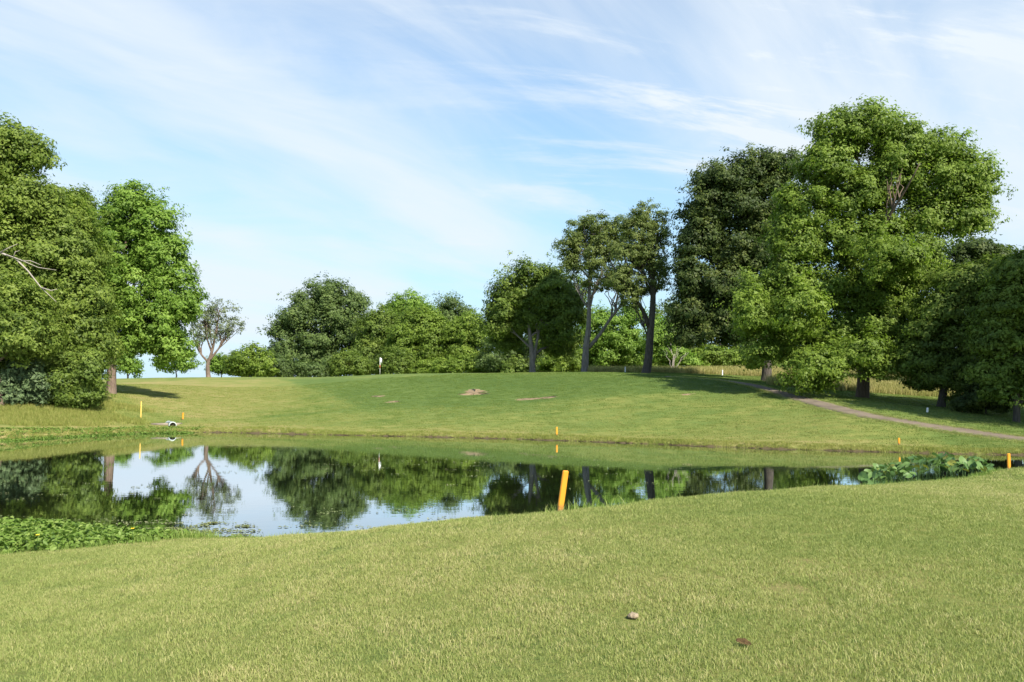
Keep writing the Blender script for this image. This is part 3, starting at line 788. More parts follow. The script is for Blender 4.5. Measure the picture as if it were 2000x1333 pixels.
# --- background behind the rough
for i, (lab, d, u, lobes, lf, n) in enumerate((
        ('bright bushy tree seen between the two hickory trunks', 128, 1205, [(1205, 650, 40, 44), (1165, 640, 36, 44), (1232, 615, 26, 28), (1185, 690, 34, 32), (1235, 680, 34, 38)], 'maple', 15000),
        ('bright green bush under the shaded forked tree, left of the V-forked hickory', 118, 1105, [(1100, 705, 34, 22), (1075, 712, 26, 16), (1125, 700, 20, 22)], 'bright', 6500),
        ('dark thicket bush behind the V-forked hickory trunk', 132, 1165, [(1160, 700, 34, 30), (1140, 680, 40, 40), (1080, 660, 50, 60)], 'mid', 9000),
        ('green bush behind the pale dead sapling', 120, 1312, [(1310, 690, 34, 26), (1290, 660, 30, 40), (1335, 705, 26, 14)], 'maple', 8000),
        ('low green bush right of the pale dead sapling', 122, 1392, [(1390, 700, 40, 20), (1420, 706, 28, 14), (1360, 702, 24, 16)], 'bright', 7000),
        ('dark tall thicket behind the dark glossy tree', 135, 1430, [(1400, 640, 60, 60), (1470, 660, 60, 60), (1340, 650, 50, 50)], 'dark', 11000),
        ('dim thicket far behind the biggest tree trunk', 130, 1580, [(1560, 680, 60, 46), (1640, 690, 60, 36), (1700, 680, 60, 44)], 'mid', 9000),
        ('dim distant trees behind the layered tree on the right', 125, 1830, [(1800, 690, 60, 50), (1880, 690, 60, 50), (1960, 690, 70, 60), (1730, 650, 50, 60)], 'mid', 10000),
        ('tall dim tree far behind the pale dead sapling', 142, 1310, [(1300, 640, 46, 56), (1345, 620, 40, 60), (1330, 690, 50, 34)], 'mid', 8000),
        ('dim tree far behind the dark glossy tree trunk', 144, 1500, [(1490, 640, 50, 60), (1545, 650, 44, 56), (1510, 695, 60, 30)], 'dark', 8000),
        ('dark thicket behind the forked tree on the hilltop', 135, 1000, [(985, 690, 50, 36), (1040, 690, 46, 38), (960, 712, 30, 18)], 'oak', 9000))):
    isb = 'bush' in lab
    tree(lab, d, u, 738, lobes, lf, 'brown', n, 0.42, 1.15, 0.15 if isb else 0.3, name='bush' if isb else 'tree', cat='bush' if isb else ('tree' if 'tree' in lab else 'thicket'), nlimb=3)

# undergrowth along the foot of the far woods
for lab, u, v, ru, rv, lf in (
        ('low dark undergrowth at the left foot of the dark oak', 536, 716, 30, 24, 'oak'), ('undergrowth right under the middle of the dark oak', 606, 722, 36, 14, 'oak'),
        ('undergrowth at the right foot of the dark oak', 682, 710, 34, 28, 'mid'), ('leafy undergrowth just right of the golf flag', 775, 708, 34, 30, 'mid'),
        ('undergrowth under the pale round tree of the far woods', 838, 716, 40, 18, 'bright'),
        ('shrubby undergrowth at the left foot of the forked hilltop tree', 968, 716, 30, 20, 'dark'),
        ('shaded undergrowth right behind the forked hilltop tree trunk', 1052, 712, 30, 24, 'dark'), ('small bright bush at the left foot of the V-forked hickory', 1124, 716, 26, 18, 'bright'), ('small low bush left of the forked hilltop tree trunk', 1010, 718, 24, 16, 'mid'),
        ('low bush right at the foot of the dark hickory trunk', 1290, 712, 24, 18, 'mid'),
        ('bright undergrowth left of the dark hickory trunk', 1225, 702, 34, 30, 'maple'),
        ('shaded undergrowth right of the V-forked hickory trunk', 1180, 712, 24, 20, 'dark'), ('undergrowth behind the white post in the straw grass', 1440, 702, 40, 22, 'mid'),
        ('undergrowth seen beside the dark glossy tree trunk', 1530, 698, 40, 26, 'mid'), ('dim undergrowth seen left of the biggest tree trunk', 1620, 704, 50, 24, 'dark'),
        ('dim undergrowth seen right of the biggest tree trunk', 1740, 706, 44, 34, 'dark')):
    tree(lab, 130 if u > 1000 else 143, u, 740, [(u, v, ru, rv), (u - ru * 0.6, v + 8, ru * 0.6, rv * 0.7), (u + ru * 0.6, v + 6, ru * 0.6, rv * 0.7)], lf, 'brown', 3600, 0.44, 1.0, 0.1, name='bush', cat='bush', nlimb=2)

# pale dead sapling on the rough
sp = hit(1314, 719); sp = at(1314, 722, 96); sp[2] = hgt(sp[0], sp[1])
root = thing('dead_sapling', sp, 'pale leafless sapling with a few forked stems in tall straw grass', 'sapling')
for du, dv in ((-14, -36), (-4, -48), (10, -42), (26, -30), (3, -28)):
    g = Geo(); e = at(1314 + du, 719 + dv, 96 + random.uniform(-0.6, 0.6)) - sp
    pth = bend((0, 0, 0), e, 0.05, 7, 0.03); g.tube(pth, np.linspace(0.075, 0.02, 7), 6)
    g.tube(bend(pth[3], pth[5] + np.array((0.5 * np.sign(du), 0, 0.35)), 0, 4, 0.04), np.linspace(0.03, 0.012, 4), 5)
    link('stem', g.mesh('stem'), BARK['pale'], root)

# dead branch reaching into view at the left edge
b0 = at(-60, 470, 55.5)
root = thing('dead_branch', b0, 'bare grey dead branch poking out of the left woods', 'branch')
B1 = np.array([at(u, v, 55) for u, v in ((-60, 470), (0, 494), (30, 505), (55, 530), (80, 562), (110, 590))])
g = Geo(); g.tube(B1 - b0, np.linspace(0.10, 0.02, 6), 6); link('stem', g.mesh('stem'), BARK['pale'], root)
for pts in (((12, 498), (40, 508), (75, 523), (110, 528)), ((0, 494), (18, 484), (34, 477)), ((26, 504), (30, 492), (38, 490)), ((80, 562), (100, 568), (112, 565)), ((42, 510), (60, 510), (80, 518))):
    g = Geo(); P_ = np.array([at(u, v, 54.9) for u, v in pts]) - b0
    g.tube(P_, np.linspace(0.05, 0.014, len(P_)), 5); link('twig', g.mesh('twig'), BARK['pale'], root)

# ------------------------------------------------------------------ grass
def tuft_obj(name, n, rad, hlo, hhi, wid, lean, mat, seed, tan=0.2):
    r = np.random.default_rng(seed); V = []; Fc = []; T = []; k = 0
    for i in range(n):
        a = r.uniform(0, 2 * math.pi); rr = rad * math.sqrt(r.random()); x, y = rr * math.cos(a), rr * math.sin(a)
        h = r.uniform(hlo, hhi); w = wid * r.uniform(0.7, 1.3); t_ = r.uniform(0, 2 * math.pi)
        ld = r.uniform(0, 2 * math.pi); le = lean * h * r.uniform(0.2, 1.2)
        dx, dy = math.cos(t_) * w / 2, math.sin(t_) * w / 2; lx, ly = math.cos(ld) * le, math.sin(ld) * le
        V += [(x - dx, y - dy, -0.01), (x + dx, y + dy, -0.01), (x + dx * .7 + lx * .35, y + dy * .7 + ly * .35, h * .6), (x - dx * .7 + lx * .35, y - dy * .7 + ly * .35, h * .6), (x + lx, y + ly, h)]
        Fc += [k, k + 1, k + 2, k, k + 2, k + 3, k + 3, k + 2, k + 4]; k += 5
        tv = r.normal(0.9, 0.10) if r.random() < tan else r.normal(0.36, 0.22)
        T += [tv] * 5
    me = raw_mesh(name, V, Fc, np.full(len(Fc) // 3, 3), {'tint': np.clip(T, 0, 1)})
    me.materials.append(mat)
    return bpy.data.objects.new(name, me)          # not linked: only a source shape for the scatter


def scatter(name, P, scale, tint_, templates):
    n = len(P); me = bpy.data.meshes.new(name); me.vertices.add(n); me.vertices.foreach_set('co', np.asarray(P, np.float32).ravel())
    def at_(nm, a, ty='FLOAT'):
        x = me.attributes.new(nm, ty, 'POINT'); x.data.foreach_set('value', a)
    at_('sc', np.asarray(scale, np.float32)); at_('itint', np.clip(tint_, 0, 1).astype(np.float32))
    at_('rz', rng.uniform(0, 6.283, n).astype(np.float32)); at_('pick', rng.integers(0, len(templates), n).astype(np.int32), 'INT')
    o = link(name, me); o['kind'] = 'stuff'
    ng = bpy.data.node_groups.new(name, 'GeometryNodeTree')
    ng.interface.new_socket('Geometry', in_out='INPUT', socket_type='NodeSocketGeometry')
    ng.interface.new_socket('Geometry', in_out='OUTPUT', socket_type='NodeSocketGeometry')
    gi = ng.nodes.new('NodeGroupInput'); go = ng.nodes.new('NodeGroupOutput'); ip = ng.nodes.new('GeometryNodeInstanceOnPoints')
    jn = ng.nodes.new('GeometryNodeJoinGeometry')
    for tp in reversed(templates):
        oi = ng.nodes.new('GeometryNodeObjectInfo'); oi.inputs['Object'].default_value = tp; oi.inputs['As Instance'].default_value = True
        ng.links.new(oi.outputs['Geometry'], jn.inputs[0])
    def na(nm, ty='FLOAT'):
        a = ng.nodes.new('GeometryNodeInputNamedAttribute'); a.data_type = ty; a.inputs[0].default_value = nm
        return a.outputs[0]
    cx_ = ng.nodes.new('ShaderNodeCombineXYZ'); ng.links.new(na('rz'), cx_.inputs[2])
    ip.inputs['Pick Instance'].default_value = True
    ng.links.new(gi.outputs[0], ip.inputs['Points']); ng.links.new(jn.outputs[0], ip.inputs['Instance'])
    ng.links.new(na('pick', 'INT'), ip.inputs['Instance Index']); ng.links.new(cx_.outputs[0], ip.inputs['Rotation']); ng.links.new(na('sc'), ip.inputs['Scale'])
    ng.links.new(ip.outputs[0], go.inputs[0])
    md = o.modifiers.new('scatter', 'NODES'); md.node_group = ng
    return o


def vnoise(x, y, sc, seed):
    r = np.random.default_rng(seed); v = np.zeros_like(x)
    for k in range(7):
        a = r.uniform(0, 6.28); f = sc * r.uniform(0.5, 2.2); v += np.sin((x * math.cos(a) + y * math.sin(a)) * f + r.uniform(0, 6.28))
    return v / 7 ** 0.5


CREST = np.array([(-16, 13.6), (-9.5, 12.9), (-7.4, 13.6), (-6.0, 14.9), (-4.3, 14.8), (-2.5, 13.2), (-.75, 11.5), (.6, 10.6), (2.4, 11.6), (4.7, 13.5), (8.7, 17.4), (15, 24.2), (22, 30.2), (30, 36)])
BANK = np.r_[CREST, POND[::-1][0:0], np.array([(30, 40)] + pond_near[:14])]


def bank_mask(x, y): return inside_poly(x, y, BANK)


LAWN = [tuft_obj('lawn_tuft', 85, 0.12, 0.010, 0.030, 0.0034, 1.25, GRASS, 20 + i, 0.20) for i in range(4)]
LAWN_FAR = [tuft_obj('lawn_tuft_far', 60, 0.22, 0.016, 0.036, 0.008, 0.8, GRASS, 40 + i, 0.20) for i in range(3)]


def lawn_points(r0, r1, dens, jit=0.0):
    n = int(dens * 0.5 * (2 * 0.74) * (r1 ** 2 - r0 ** 2))
    d = np.sqrt(rng.uniform(r0 ** 2, r1 ** 2, n)); tx = rng.uniform(-0.74, 0.74, n)
    x = tx * d; y = d
    s = pond_dist(x, y); k = (s > 0.35) & (y < 33 + 0.12 * x) & ~bank_mask(x, y)
    return x[k], y[k]


for gname, r0, r1, dens, T_, s0 in (('lawn_grass', 3.0, 9.0, 150, LAWN, 1.0), ('lawn_grass', 9.0, 16.0, 85, LAWN, 1.15), ('lawn_grass', 16.0, 36.0, 14, LAWN_FAR, 1.15)):
    x, y = lawn_points(r0, r1, dens)
    z = height(x, y)
    v1 = vnoise(x, y, 0.8, 3); v2 = vnoise(x, y, 4.0, 4)
    scatter(gname, np.c_[x, y, z], s0 * (1 + 0.16 * v2 + rng.normal(0, 0.1, len(x))), 0.44 + 0.20 * v1 + 0.13 * v2 + 0.14 * vnoise(x, y, 11.0, 6) + rng.normal(0, 0.16, len(x)), T_)

# short turf on the far hill
HILL = [tuft_obj('fairway_tuft', 34, 0.34, 0.02, 0.050, 0.022, 0.9, FAIRWAY, 50 + i, 0.10) for i in range(3)]
n = 52000; d = np.sqrt(rng.uniform(36 ** 2, 92 ** 2, n)); tx = rng.uniform(-0.58, 0.68, n); x = tx * d; y = d
dz, rz_, nz, sz_ = grass_zones(x + rng.normal(0, 0.9, n), y + rng.normal(0, 1.2, n))
k = (sz_ > 0.5) & (nz < 0.5) & ~inside_path(x, y, 1.15) & (rng.random(n) < 0.9)
for P_ in PATCHES: k &= ~(inside_poly(x, y, P_) & (rng.random(n) < 0.93))
x, y, dz = x[k], y[k], dz[k]
scatter('fairway_grass', np.c_[x, y, height(x, y)], rng.uniform(0.7, 1.25, len(x)), (dz - 0.42) * 2.2 + 0.38 + 0.22 * vnoise(x, y, 0.35, 31) + 0.16 * vnoise(x, y, 1.3, 32) + rng.normal(0, 0.16, len(x)), HILL)
# long unmown grass on the near bank
FR = [tuft_obj('fringe_tuft', 18, 0.10, 0.05, 0.155, 0.008, 0.6, FRINGE, 60 + i, 0.12) for i in range(4)]
n = 70000; x = rng.uniform(-14, 28, n); y = rng.uniform(9, 36, n)
k = bank_mask(x, y) & (pond_dist(x, y) > 0.02); x, y = x[k], y[k]
k = rng.random(len(x)) < 0.62; x, y = x[k], y[k]
scatter('bank_grass', np.c_[x, y, height(x, y)], rng.uniform(0.5, 1.15, len(x)) * (1 + 0.25 * vnoise(x, y, 2.5, 8)), 0.4 + 0.3 * vnoise(x, y, 1.5, 9) + rng.normal(0, 0.15, len(x)), FR)
# grass along the far bank
n = 170000; x = rng.uniform(-52, 40, n); y = rng.uniform(30, 62, n); s = pond_dist(x, y)
k = (s > -0.06) & (s < 1.3) & (y > 34) & (rng.random(n) < np.clip(1.2 - s * 0.6, 0, 1)); x, y, s = x[k], y[k], s[k]
scatter('shore_grass', np.c_[x, y, height(x, y)], rng.uniform(0.4, 0.9, len(x)) * np.clip(1.15 - 0.5 * s, 0.4, 1) * 0.9, 0.66 + 0.25 * vnoise(x, y, 0.7, 12) + rng.normal(0, 0.15, len(x)),
        [tuft_obj('shore_tuft', 22, 0.20, 0.08, 0.26, 0.02, 0.5, SHORE, 70 + i, 0.14) for i in range(3)])
# grass creeping over the edges of the cart path
ii = rng.integers(2, len(q) - 2, 5200); sd_ = rng.choice((-1, 1), 5200) * rng.uniform(0.62, 1.25, 5200)
x = q[ii, 0] + nm[ii, 0] * sd_ + rng.normal(0, 0.3, 5200) * tg[ii, 0]; y = q[ii, 1] + nm[ii, 1] * sd_ + rng.normal(0, 0.3, 5200) * tg[ii, 1]
scatter('verge_grass', np.c_[x, y, height(x, y)], rng.uniform(0.3, 0.7, len(x)), rng.normal(0.35, 0.2, len(x)), [tuft_obj('verge_tuft', 24, 0.2, 0.06, 0.2, 0.02, 0.7, GRASS, 97, 0.15)])
# tall straw-coloured rough behind the trees and on the left bank
RT = [tuft_obj('rough_tuft', 26, 0.30, 0.35, 0.85, 0.03, 0.4, STRAW, 80 + i, 0.5) for i in range(3)]
x = []; y = []
for u0, u1, d0, d1, n in ((1150, 1560, 90, 118, 5200), (1500, 2060, 70, 100, 7000)):
    d = np.sqrt(rng.uniform(d0 ** 2, d1 ** 2, n)); u = rng.uniform(u0, u1, n); x.append((u - 1000) / F * d); y.append(d)
x = np.concatenate(x); y = np.concatenate(y)
k = ~inside_path(x, y, 2.5); x, y = x[k], y[k]
scatter('rough_grass', np.c_[x, y, height(x, y)], rng.uniform(0.7, 1.25, len(x)), 0.6 + 0.2 * vnoise(x, y, 0.3, 14) + rng.normal(0, 0.15, len(x)), RT)
RL = [tuft_obj('left_rough_tuft', 30, 0.30, 0.12, 0.40, 0.02, 0.5, SHORE, 90 + i, 0.30) for i in range(3)]
n = 9000; d = np.sqrt(rng.uniform(51 ** 2, 66 ** 2, n)); u = rng.uniform(-150, 300, n); x = (u - 1000) / F * d; y = d
k = (pond_dist(x, y) > 2.2) & (rng.random(n) < np.clip((285 - u + 60 * np.sin(y * 1.3)) / 130, 0, 1)) & (y + (u - 0) * -0.012 < 62 + rng.normal(0, 1.5, n)); x, y = x[k], y[k]
scatter('rough_grass', np.c_[x, y, height(x, y)], rng.uniform(0.5, 1.1, len(x)), 0.45 + 0.2 * vnoise(x, y, 0.4, 15) + rng.normal(0, 0.15, len(x)), RL)

# ------------------------------------------------------------------ bank weeds
def weed_bed(name, P, nper, rad, hgt_, size, label=None):
    n = len(P); rep = np.repeat(np.arange(n), nper); m_ = len(rep)
    dv = rand_dir(m_); dv[:, 2] = np.abs(dv[:, 2])
    C = P[rep] + dv * np.c_[rad[rep], rad[rep], hgt_[rep]] * rng.random(m_)[:, None] ** 0.4
    Nm = dv * 0.6 + np.array((0, 0, 0.7)) + rng.normal(0, 0.4, (m_, 3))
    ti = rng.normal(0.5, 0.2, m_) + 0.25 * (dv[:, 2] - 0.5)
    o = leaf_mesh(name, C, Nm, size, ti, LEAF['weed'], None, 0.5); o['kind'] = 'stuff'
    return o


n = 6400; x = rng.uniform(-17, -4.6, n); y = rng.uniform(12.6, 18.2, n); s = pond_dist(x, y)
u = 1000 + x / y * F
up = np.interp(x, [-17, -9.5, -7.2, -6.0], [4.2, 3.4, 2.2, 0.0])
k = (s > -0.55) & (s < up) & (rng.random(n) < np.interp(x, [-9, -5], [1, 0.35])); x, y = x[k], y[k]
hh = np.interp(x, [-17, -9, -7, -5], [0.30, 0.28, 0.16, 0.08]) * rng.uniform(0.6, 1.2, len(x))
weed_bed('water_primrose', np.c_[x, y, np.maximum(height(x, y), 0.0)], 17, np.full(len(x), 0.19), hh, 0.112)
# weeds along the far left shore
n = 5000; x = rng.uniform(-42, -22.5, n); y = rng.uniform(43, 60, n); s = pond_dist(x, y)
k = (s > -0.9) & (s < 1.6) & (y > 40); x, y = x[k], y[k]
weed_bed('shore_weeds', np.c_[x, y, np.maximum(height(x, y), 0.0)], 14, np.full(len(x), 0.28), rng.uniform(0.05, 0.17, len(x)), 0.13)

# yellow primrose flowers
ym = simple_mat('flower_yellow', (0.85, 0.55, 0.02), (0.95, 0.68, 0.05), 20, 0.5, None, 0)
for i, (lu, lv, lab) in enumerate(((258, 1066, 'yellow flower at the right end of the primrose bed'), (72, 1080, 'yellow flower low in the left part of the primrose bed'),
                                   (240, 1046, 'pale yellow flower at the waterside top of the primrose bed'))):
    P0 = hit(lu, lv); P0 = P0 + np.array((0, 0.0, -0.02)); rt = thing('yellow_flower', P0, lab, 'flower', 'primrose flowers')
    g = Geo(); g.tube([(0, 0, 0), (0.01, 0, 0.15), (0, 0, 0.30)], 0.004, 5); link('stem', g.mesh('stem'), LEAF['weed'], rt)
    for k in range(5):
        a = k * 2 * math.pi / 5; c_, s_ = math.cos(a), math.sin(a)
        V = [(0, 0, 0.30), (0.018 * c_ - 0.014 * s_, 0.018 * s_ + 0.014 * c_, 0.312), (0.036 * c_ - 0.01 * s_, 0.036 * s_ + 0.01 * c_, 0.318), (0.036 * c_ + 0.01 * s_, 0.036 * s_ - 0.01 * c_, 0.318), (0.018 * c_ + 0.014 * s_, 0.018 * s_ - 0.014 * c_, 0.312)]
        link('petal', raw_mesh('petal', V, [0, 1, 2, 3, 4], [5]), ym, rt)

# floating weed and scum on the pond
C = []
def mats(u0, u1, v0, v1, n, sp, num):
    for _ in range(n):
        x0, y0 = on_water(rng.uniform(u0, u1), rng.uniform(v0, v1)); L_ = rng.uniform(0.3, 1.0) * sp
        k = int(num * rng.uniform(0.4, 1.3))
        C.append(np.c_[x0 + rng.normal(0, L_, k), y0 + rng.normal(0, L_ * 0.35, k), np.full(k, 0.012)])
mats(400, 950, 868, 930, 46, 0.5, 9); mats(880, 1500, 885, 960, 34, 0.5, 9); mats(0, 380, 930, 1020, 26, 0.35, 8)
mats(480, 900, 990, 1035, 22, 0.3, 8); mats(240, 480, 1022, 1052, 36, 0.30, 34); mats(1000, 1500, 868, 890, 12, 0.5, 7)
C = np.concatenate(C); k = pond_dist(C[:, 0], C[:, 1]) < -0.1; C = C[k]
o = leaf_mesh('floating_weed', C, np.array((0, 0, 1.0)) + rng.normal(0, 0.06, (len(C), 3)), 0.075, rng.normal(0.5, 0.25, len(C)), LEAF['mat'], None, 0.6); o['kind'] = 'stuff'
o.data.transform(__import__('mathutils').Matrix.Translation((0, 0, 0.004)))

# ------------------------------------------------------------------ lily plants at the right end
lg = leaf_mat('lily_green', (0.05, 0.105, 0.030), (0.085, 0.16, 0.042), (0.13, 0.21, 0.058), trans=0.2, rough=0.5, spec=0.25)
ly = leaf_mat('lily_yellow', (0.15, 0.19, 0.035), (0.22, 0.225, 0.04), (0.28, 0.26, 0.05), trans=0.25, rough=0.4, spec=0.4)


def lily_leaf(seed):
    r = random.Random(seed); V = [(0, 0, 0)]; nseg = 14
    for ring, f in ((0.55, 0.35), (1.0, 1.0)):
        for k in range(nseg + 1):
            a = math.radians(22 + (360 - 44) * k / nseg) - math.pi / 2
            rx = 0.5 * ring; ry = 0.62 * ring
            x_, y_ = math.cos(a) * rx, math.sin(a) * ry
            V.append((x_, y_, 0.20 * abs(x_) ** 1.2 * f + 0.05 * math.sin(3 * a + seed) * ring - 0.08 * max(0, y_) ** 2))
    m = nseg + 1; fl = []; ct = []
    for k in range(nseg): fl += [0, 1 + k, 2 + k]; ct.append(3)
    for k in range(nseg): fl += [1 + k, 1 + m + k, 2 + m + k, 2 + k]; ct.append(4)
    return raw_mesh('lily_leaf', V, fl, ct, {'tint': np.full(len(V), r.uniform(0.1, 0.9))}, smooth=True)


lmesh = []
for i in range(8):
    me = lily_leaf(i); me.materials.append(ly if i >= 7 else lg); lmesh.append(me)
g = Geo(); g.tube([(0, 0, 0), (0.04, 0.01, 0.5), (0, 0, 1)], [0.011, 0.009, 0.007], 5); stalk = g.mesh('stalk'); stalk.materials.append(lg)
groups = (('lily plants at the left tip of the lily bed, partly over open water', 1680, 1765, 42), ('yellowing lily plants in the middle of the lily bed', 1765, 1855, 66),
          ('lily plants at the right end of the lily bed near the stake', 1850, 1928, 46))
for lab, u0, u1, n in groups:
    cu = (u0 + u1) / 2; cd_ = np.interp(cu, [1680, 1930], [26.8, 29.3]); c0 = np.array(((cu - 1000) / F * cd_, cd_, 0.0))
    rt = thing('lily_plant', c0, lab, 'water lily', 'lily plants in the pond')
    for i in range(n):
        u_ = rng.uniform(u0, u1); dd = np.interp(u_, [1680, 1930], [26.3, 28.8]) + rng.uniform(0, 2.4)
        hx = np.interp(u_, [1680, 1720, 1790, 1860, 1910, 1930], [0.20, 0.40, 0.62, 0.58, 0.42, 0.22])
        z = hx * rng.uniform(0.3, 1.08); pos = np.array(((u_ - 1000) / F * dd, dd, z)) - c0
        yel = rng.random() < 0.13
        lf = link('lily_leaf', lmesh[7] if yel else lmesh[int(rng.integers(0, 7))], None, rt, pos)
        tilt = rng.uniform(0.15, 1.15); lf.rotation_euler = (tilt * rng.choice((-1, 1, 1)), rng.normal(0, 0.35), rng.uniform(-2.2, 2.2))
        lf.scale = (rng.uniform(0.22, 0.33) * (0.8 if yel else 1.0),) * 3
        st = link('stalk', stalk, None, rt, (pos[0], pos[1], -0.15 - c0[2])); st.scale = (1, 1, z + 0.14); st.rotation_euler = (0, 0, rng.uniform(0, 6))

# ------------------------------------------------------------------ stakes, posts, pipe, flag
paint, t, out = new_mat('stake_paint')
p = t.nodes.new('ShaderNodeBsdfPrincipled'); p.inputs['Roughness'].default_value = 0.55; p.inputs['Specular IOR Level'].default_value = 0.3
c = mixc(t, noise(t, 9, 5, 0.6, vscale=(1, 1, 0.3)), (0.56, 0.22, 0.012), (0.74, 0.33, 0.03))
chip = math_(t, 'MULTIPLY', math_(t, 'SUBTRACT', noise(t, 34, 6, 0.7, vscale=(1, 1, 0.35)), 0.63), 14, True)
c = mixc(t, chip, c, (0.30, 0.20, 0.11))
co = t.nodes.new('ShaderNodeTexCoord'); sx = t.nodes.new('ShaderNodeSeparateXYZ'); t.links.new(co.outputs['Object'], sx.inputs[0])
dirtm = math_(t, 'SUBTRACT', math_(t, 'ADD', noise(t, 22, 5, 0.7), 0.10), math_(t, 'MULTIPLY', sx.outputs[2], 4.2))
c = mixc(t, math_(t, 'MULTIPLY', dirtm, 2.2, True), c, (0.13, 0.10, 0.05))
t.links.new(c, p.inputs['Base Color']); t.links.new(p.outputs[0], out.inputs[0])
paint_pale = simple_mat('stake_paint_pale', (0.62, 0.40, 0.08), (0.72, 0.48, 0.12), 14, 0.6, (1, 1, 0.4), 0.2)
white = simple_mat('post_white', (0.70, 0.70, 0.68), (0.80, 0.80, 0.78), 8, 0.6, None, 0.1)


def stake(name, P, h, w, dpt, mat, label, lean=(0, 0), rz=0.0, group=None, bury=0.15):
    bm = bmesh.new(); c = 0.16 * w
    prof = [(-w / 2 + c, -dpt / 2), (w / 2 - c, -dpt / 2), (w / 2, -dpt / 2 + c), (w / 2, dpt / 2 - c), (w / 2 - c, dpt / 2), (-w / 2 + c, dpt / 2), (-w / 2, dpt / 2 - c), (-w / 2, -dpt / 2 + c)]
    rings = []
    for z, s in ((-bury, 0.9), (0, 1), (h * 0.5, 1.0), (h - 0.22 * w, 1.0), (h - 0.06 * w, 0.9), (h, 0.66)):
        rings.append([bm.verts.new((x * s + random.uniform(-1, 1) * 0.012 * w, y * s + random.uniform(-1, 1) * 0.012 * w, z + (0.05 * w * x / w if z > h * 0.9 else 0))) for x, y in prof])
    for a, b_ in zip(rings[:-1], rings[1:]):
        for k in range(8): bm.faces.new((a[k], a[(k + 1) % 8], b_[(k + 1) % 8], b_[k]))
    bm.faces.new(rings[-1]); bm.faces.new(rings[0][::-1])
    me = bpy.data.meshes.new(name); bm.to_mesh(me); bm.free()
    o = link(name, me, mat, None, P); o.rotation_euler = (lean[1], lean[0], rz)
    return tag(o, label, 'stake' if mat is not white else 'post', group)


G1 = 'hazard stakes around the pond'
P0 = at(1093, 1004, 10.55); P0[2] = hgt(P0[0], P0[1])
stake('hazard_stake', P0, 0.56, 0.078, 0.05, paint, 'large yellow-orange stake leaning right on the near bank', (0.15, 0.0), 0.12, G1)
for u, v, d0, h, w, lab, ln in ((1087.5, 852, 45, 0.54, 0.11, 'small orange stake mid-way along the far bank, reflected in water', 0.0), (1756, 870, 36, 0.36, 0.10, 'short orange stake on far bank behind the lily plants', 0.01),
                            (357, 821, 52, 0.56, 0.115, 'short orange stake beside the white drain pipe', 0.03)):
    P0 = hit(u, v, d0); stake('hazard_stake', P0, h, w, 0.06, paint, lab, (ln, 0), 0.1, G1)
P0 = at(1971, 918, 24.0); P0[2] = hgt(P0[0], P0[1])
stake('hazard_stake', P0, 0.52, 0.105, 0.06, paint, 'orange stake on the near lawn edge right of the lily plants', (0.0, 0), 0.2, G1)
P0 = hit(275, 819, 52); stake('hazard_stake', P0, 1.32, 0.075, 0.05, paint_pale, 'tall thin pale yellow stake on the left far bank', (0, 0), 0.3, G1)
G2 = 'white boundary posts'
for u, v, d, h, lab in ((1221, 732, 88, 0.62, 'white post left of the dark hickory trunk'), (1411, 733, 88, 0.62, 'white post in the straw grass behind the cart path'), (1811, 809, 52, 0.30, 'low white post in shade beside the cart path')):
    P0 = at(u, v, d); P0[2] = hgt(P0[0], P0[1]); stake('boundary_post', P0, h, 0.12, 0.08, white, lab, (0.02 if d > 60 else 0.14, 0), 0, G2)

# drain pipe
P0 = np.array(on_water(334, 843)); py = P0[1] + 0.25; px_ = P0[0]
root = thing('drain_pipe', (px_, py, 0.42), 'white drain pipe end poking out of the far left bank', 'pipe')
pm = simple_mat('pipe_plastic', (0.36, 0.40, 0.385), (0.46, 0.50, 0.48), 4, 0.5, None, 0.05); pdk = simple_mat('pipe_inside', (0.16, 0.20, 0.18), (0.24, 0.28, 0.25), 4, 0.7, None, 0)
dirp = np.array((0.55, -0.83, -0.03)); a0 = -dirp * 1.6; a1 = dirp * 0.05
R_ = 0.25; side = np.array((0.83, 0.55, 0)); upv = np.array((0, 0, 1.0)); ns = 20
def ringp(c, r): return [c + r * (math.cos(2 * math.pi * k / ns) * side + math.sin(2 * math.pi * k / ns) * upv) for k in range(ns)]
def lathe(name, rings, mat):
    V = [v for c, r in rings for v in ringp(c, r)]
    fs = [(i * ns + k, i * ns + (k + 1) % ns, (i + 1) * ns + (k + 1) % ns, (i + 1) * ns + k) for i in range(len(rings) - 1) for k in range(ns)]
    return link(name, raw_mesh(name, V, np.array(fs), np.full(len(fs), 4), smooth=True), mat, root)
lathe('pipe_wall', [(a0, R_), (a1 - dirp * 0.12, R_), (a1 - dirp * 0.11, R_ * 1.1), (a1, R_ * 1.1), (a1, R_ * 0.88)], pm)
lathe('pipe_bore', [(a1 - dirp * 0.003, R_ * 0.875), (a0 + dirp * 0.1, R_ * 0.85)], pdk)
# flat concrete slab over the pipe
sl = Geo(); cs = np.array((px_ - 0.75, py + 0.75)); zs = hgt(*cs)
V = []; 
for z in (zs - 0.1, zs + 0.10):
    for x_, y_ in ((-0.95, -0.55), (0.9, -0.5), (0.95, 0.5), (-0.9, 0.55)): V.append((x_, y_, z - zs))
slab = link('pipe_slab', raw_mesh('pipe_slab', V, [0, 3, 2, 1, 4, 5, 6, 7, 0, 1, 5, 4, 1, 2, 6, 5, 2, 3, 7, 6, 3, 0, 4, 7], [4] * 6), simple_mat('slab', (0.20, 0.165, 0.12), (0.28, 0.235, 0.18), 3, 0.9), None, (cs[0], cs[1], zs))
tag(slab, 'weathered tan slab lying on the bank above the drain pipe', 'slab')

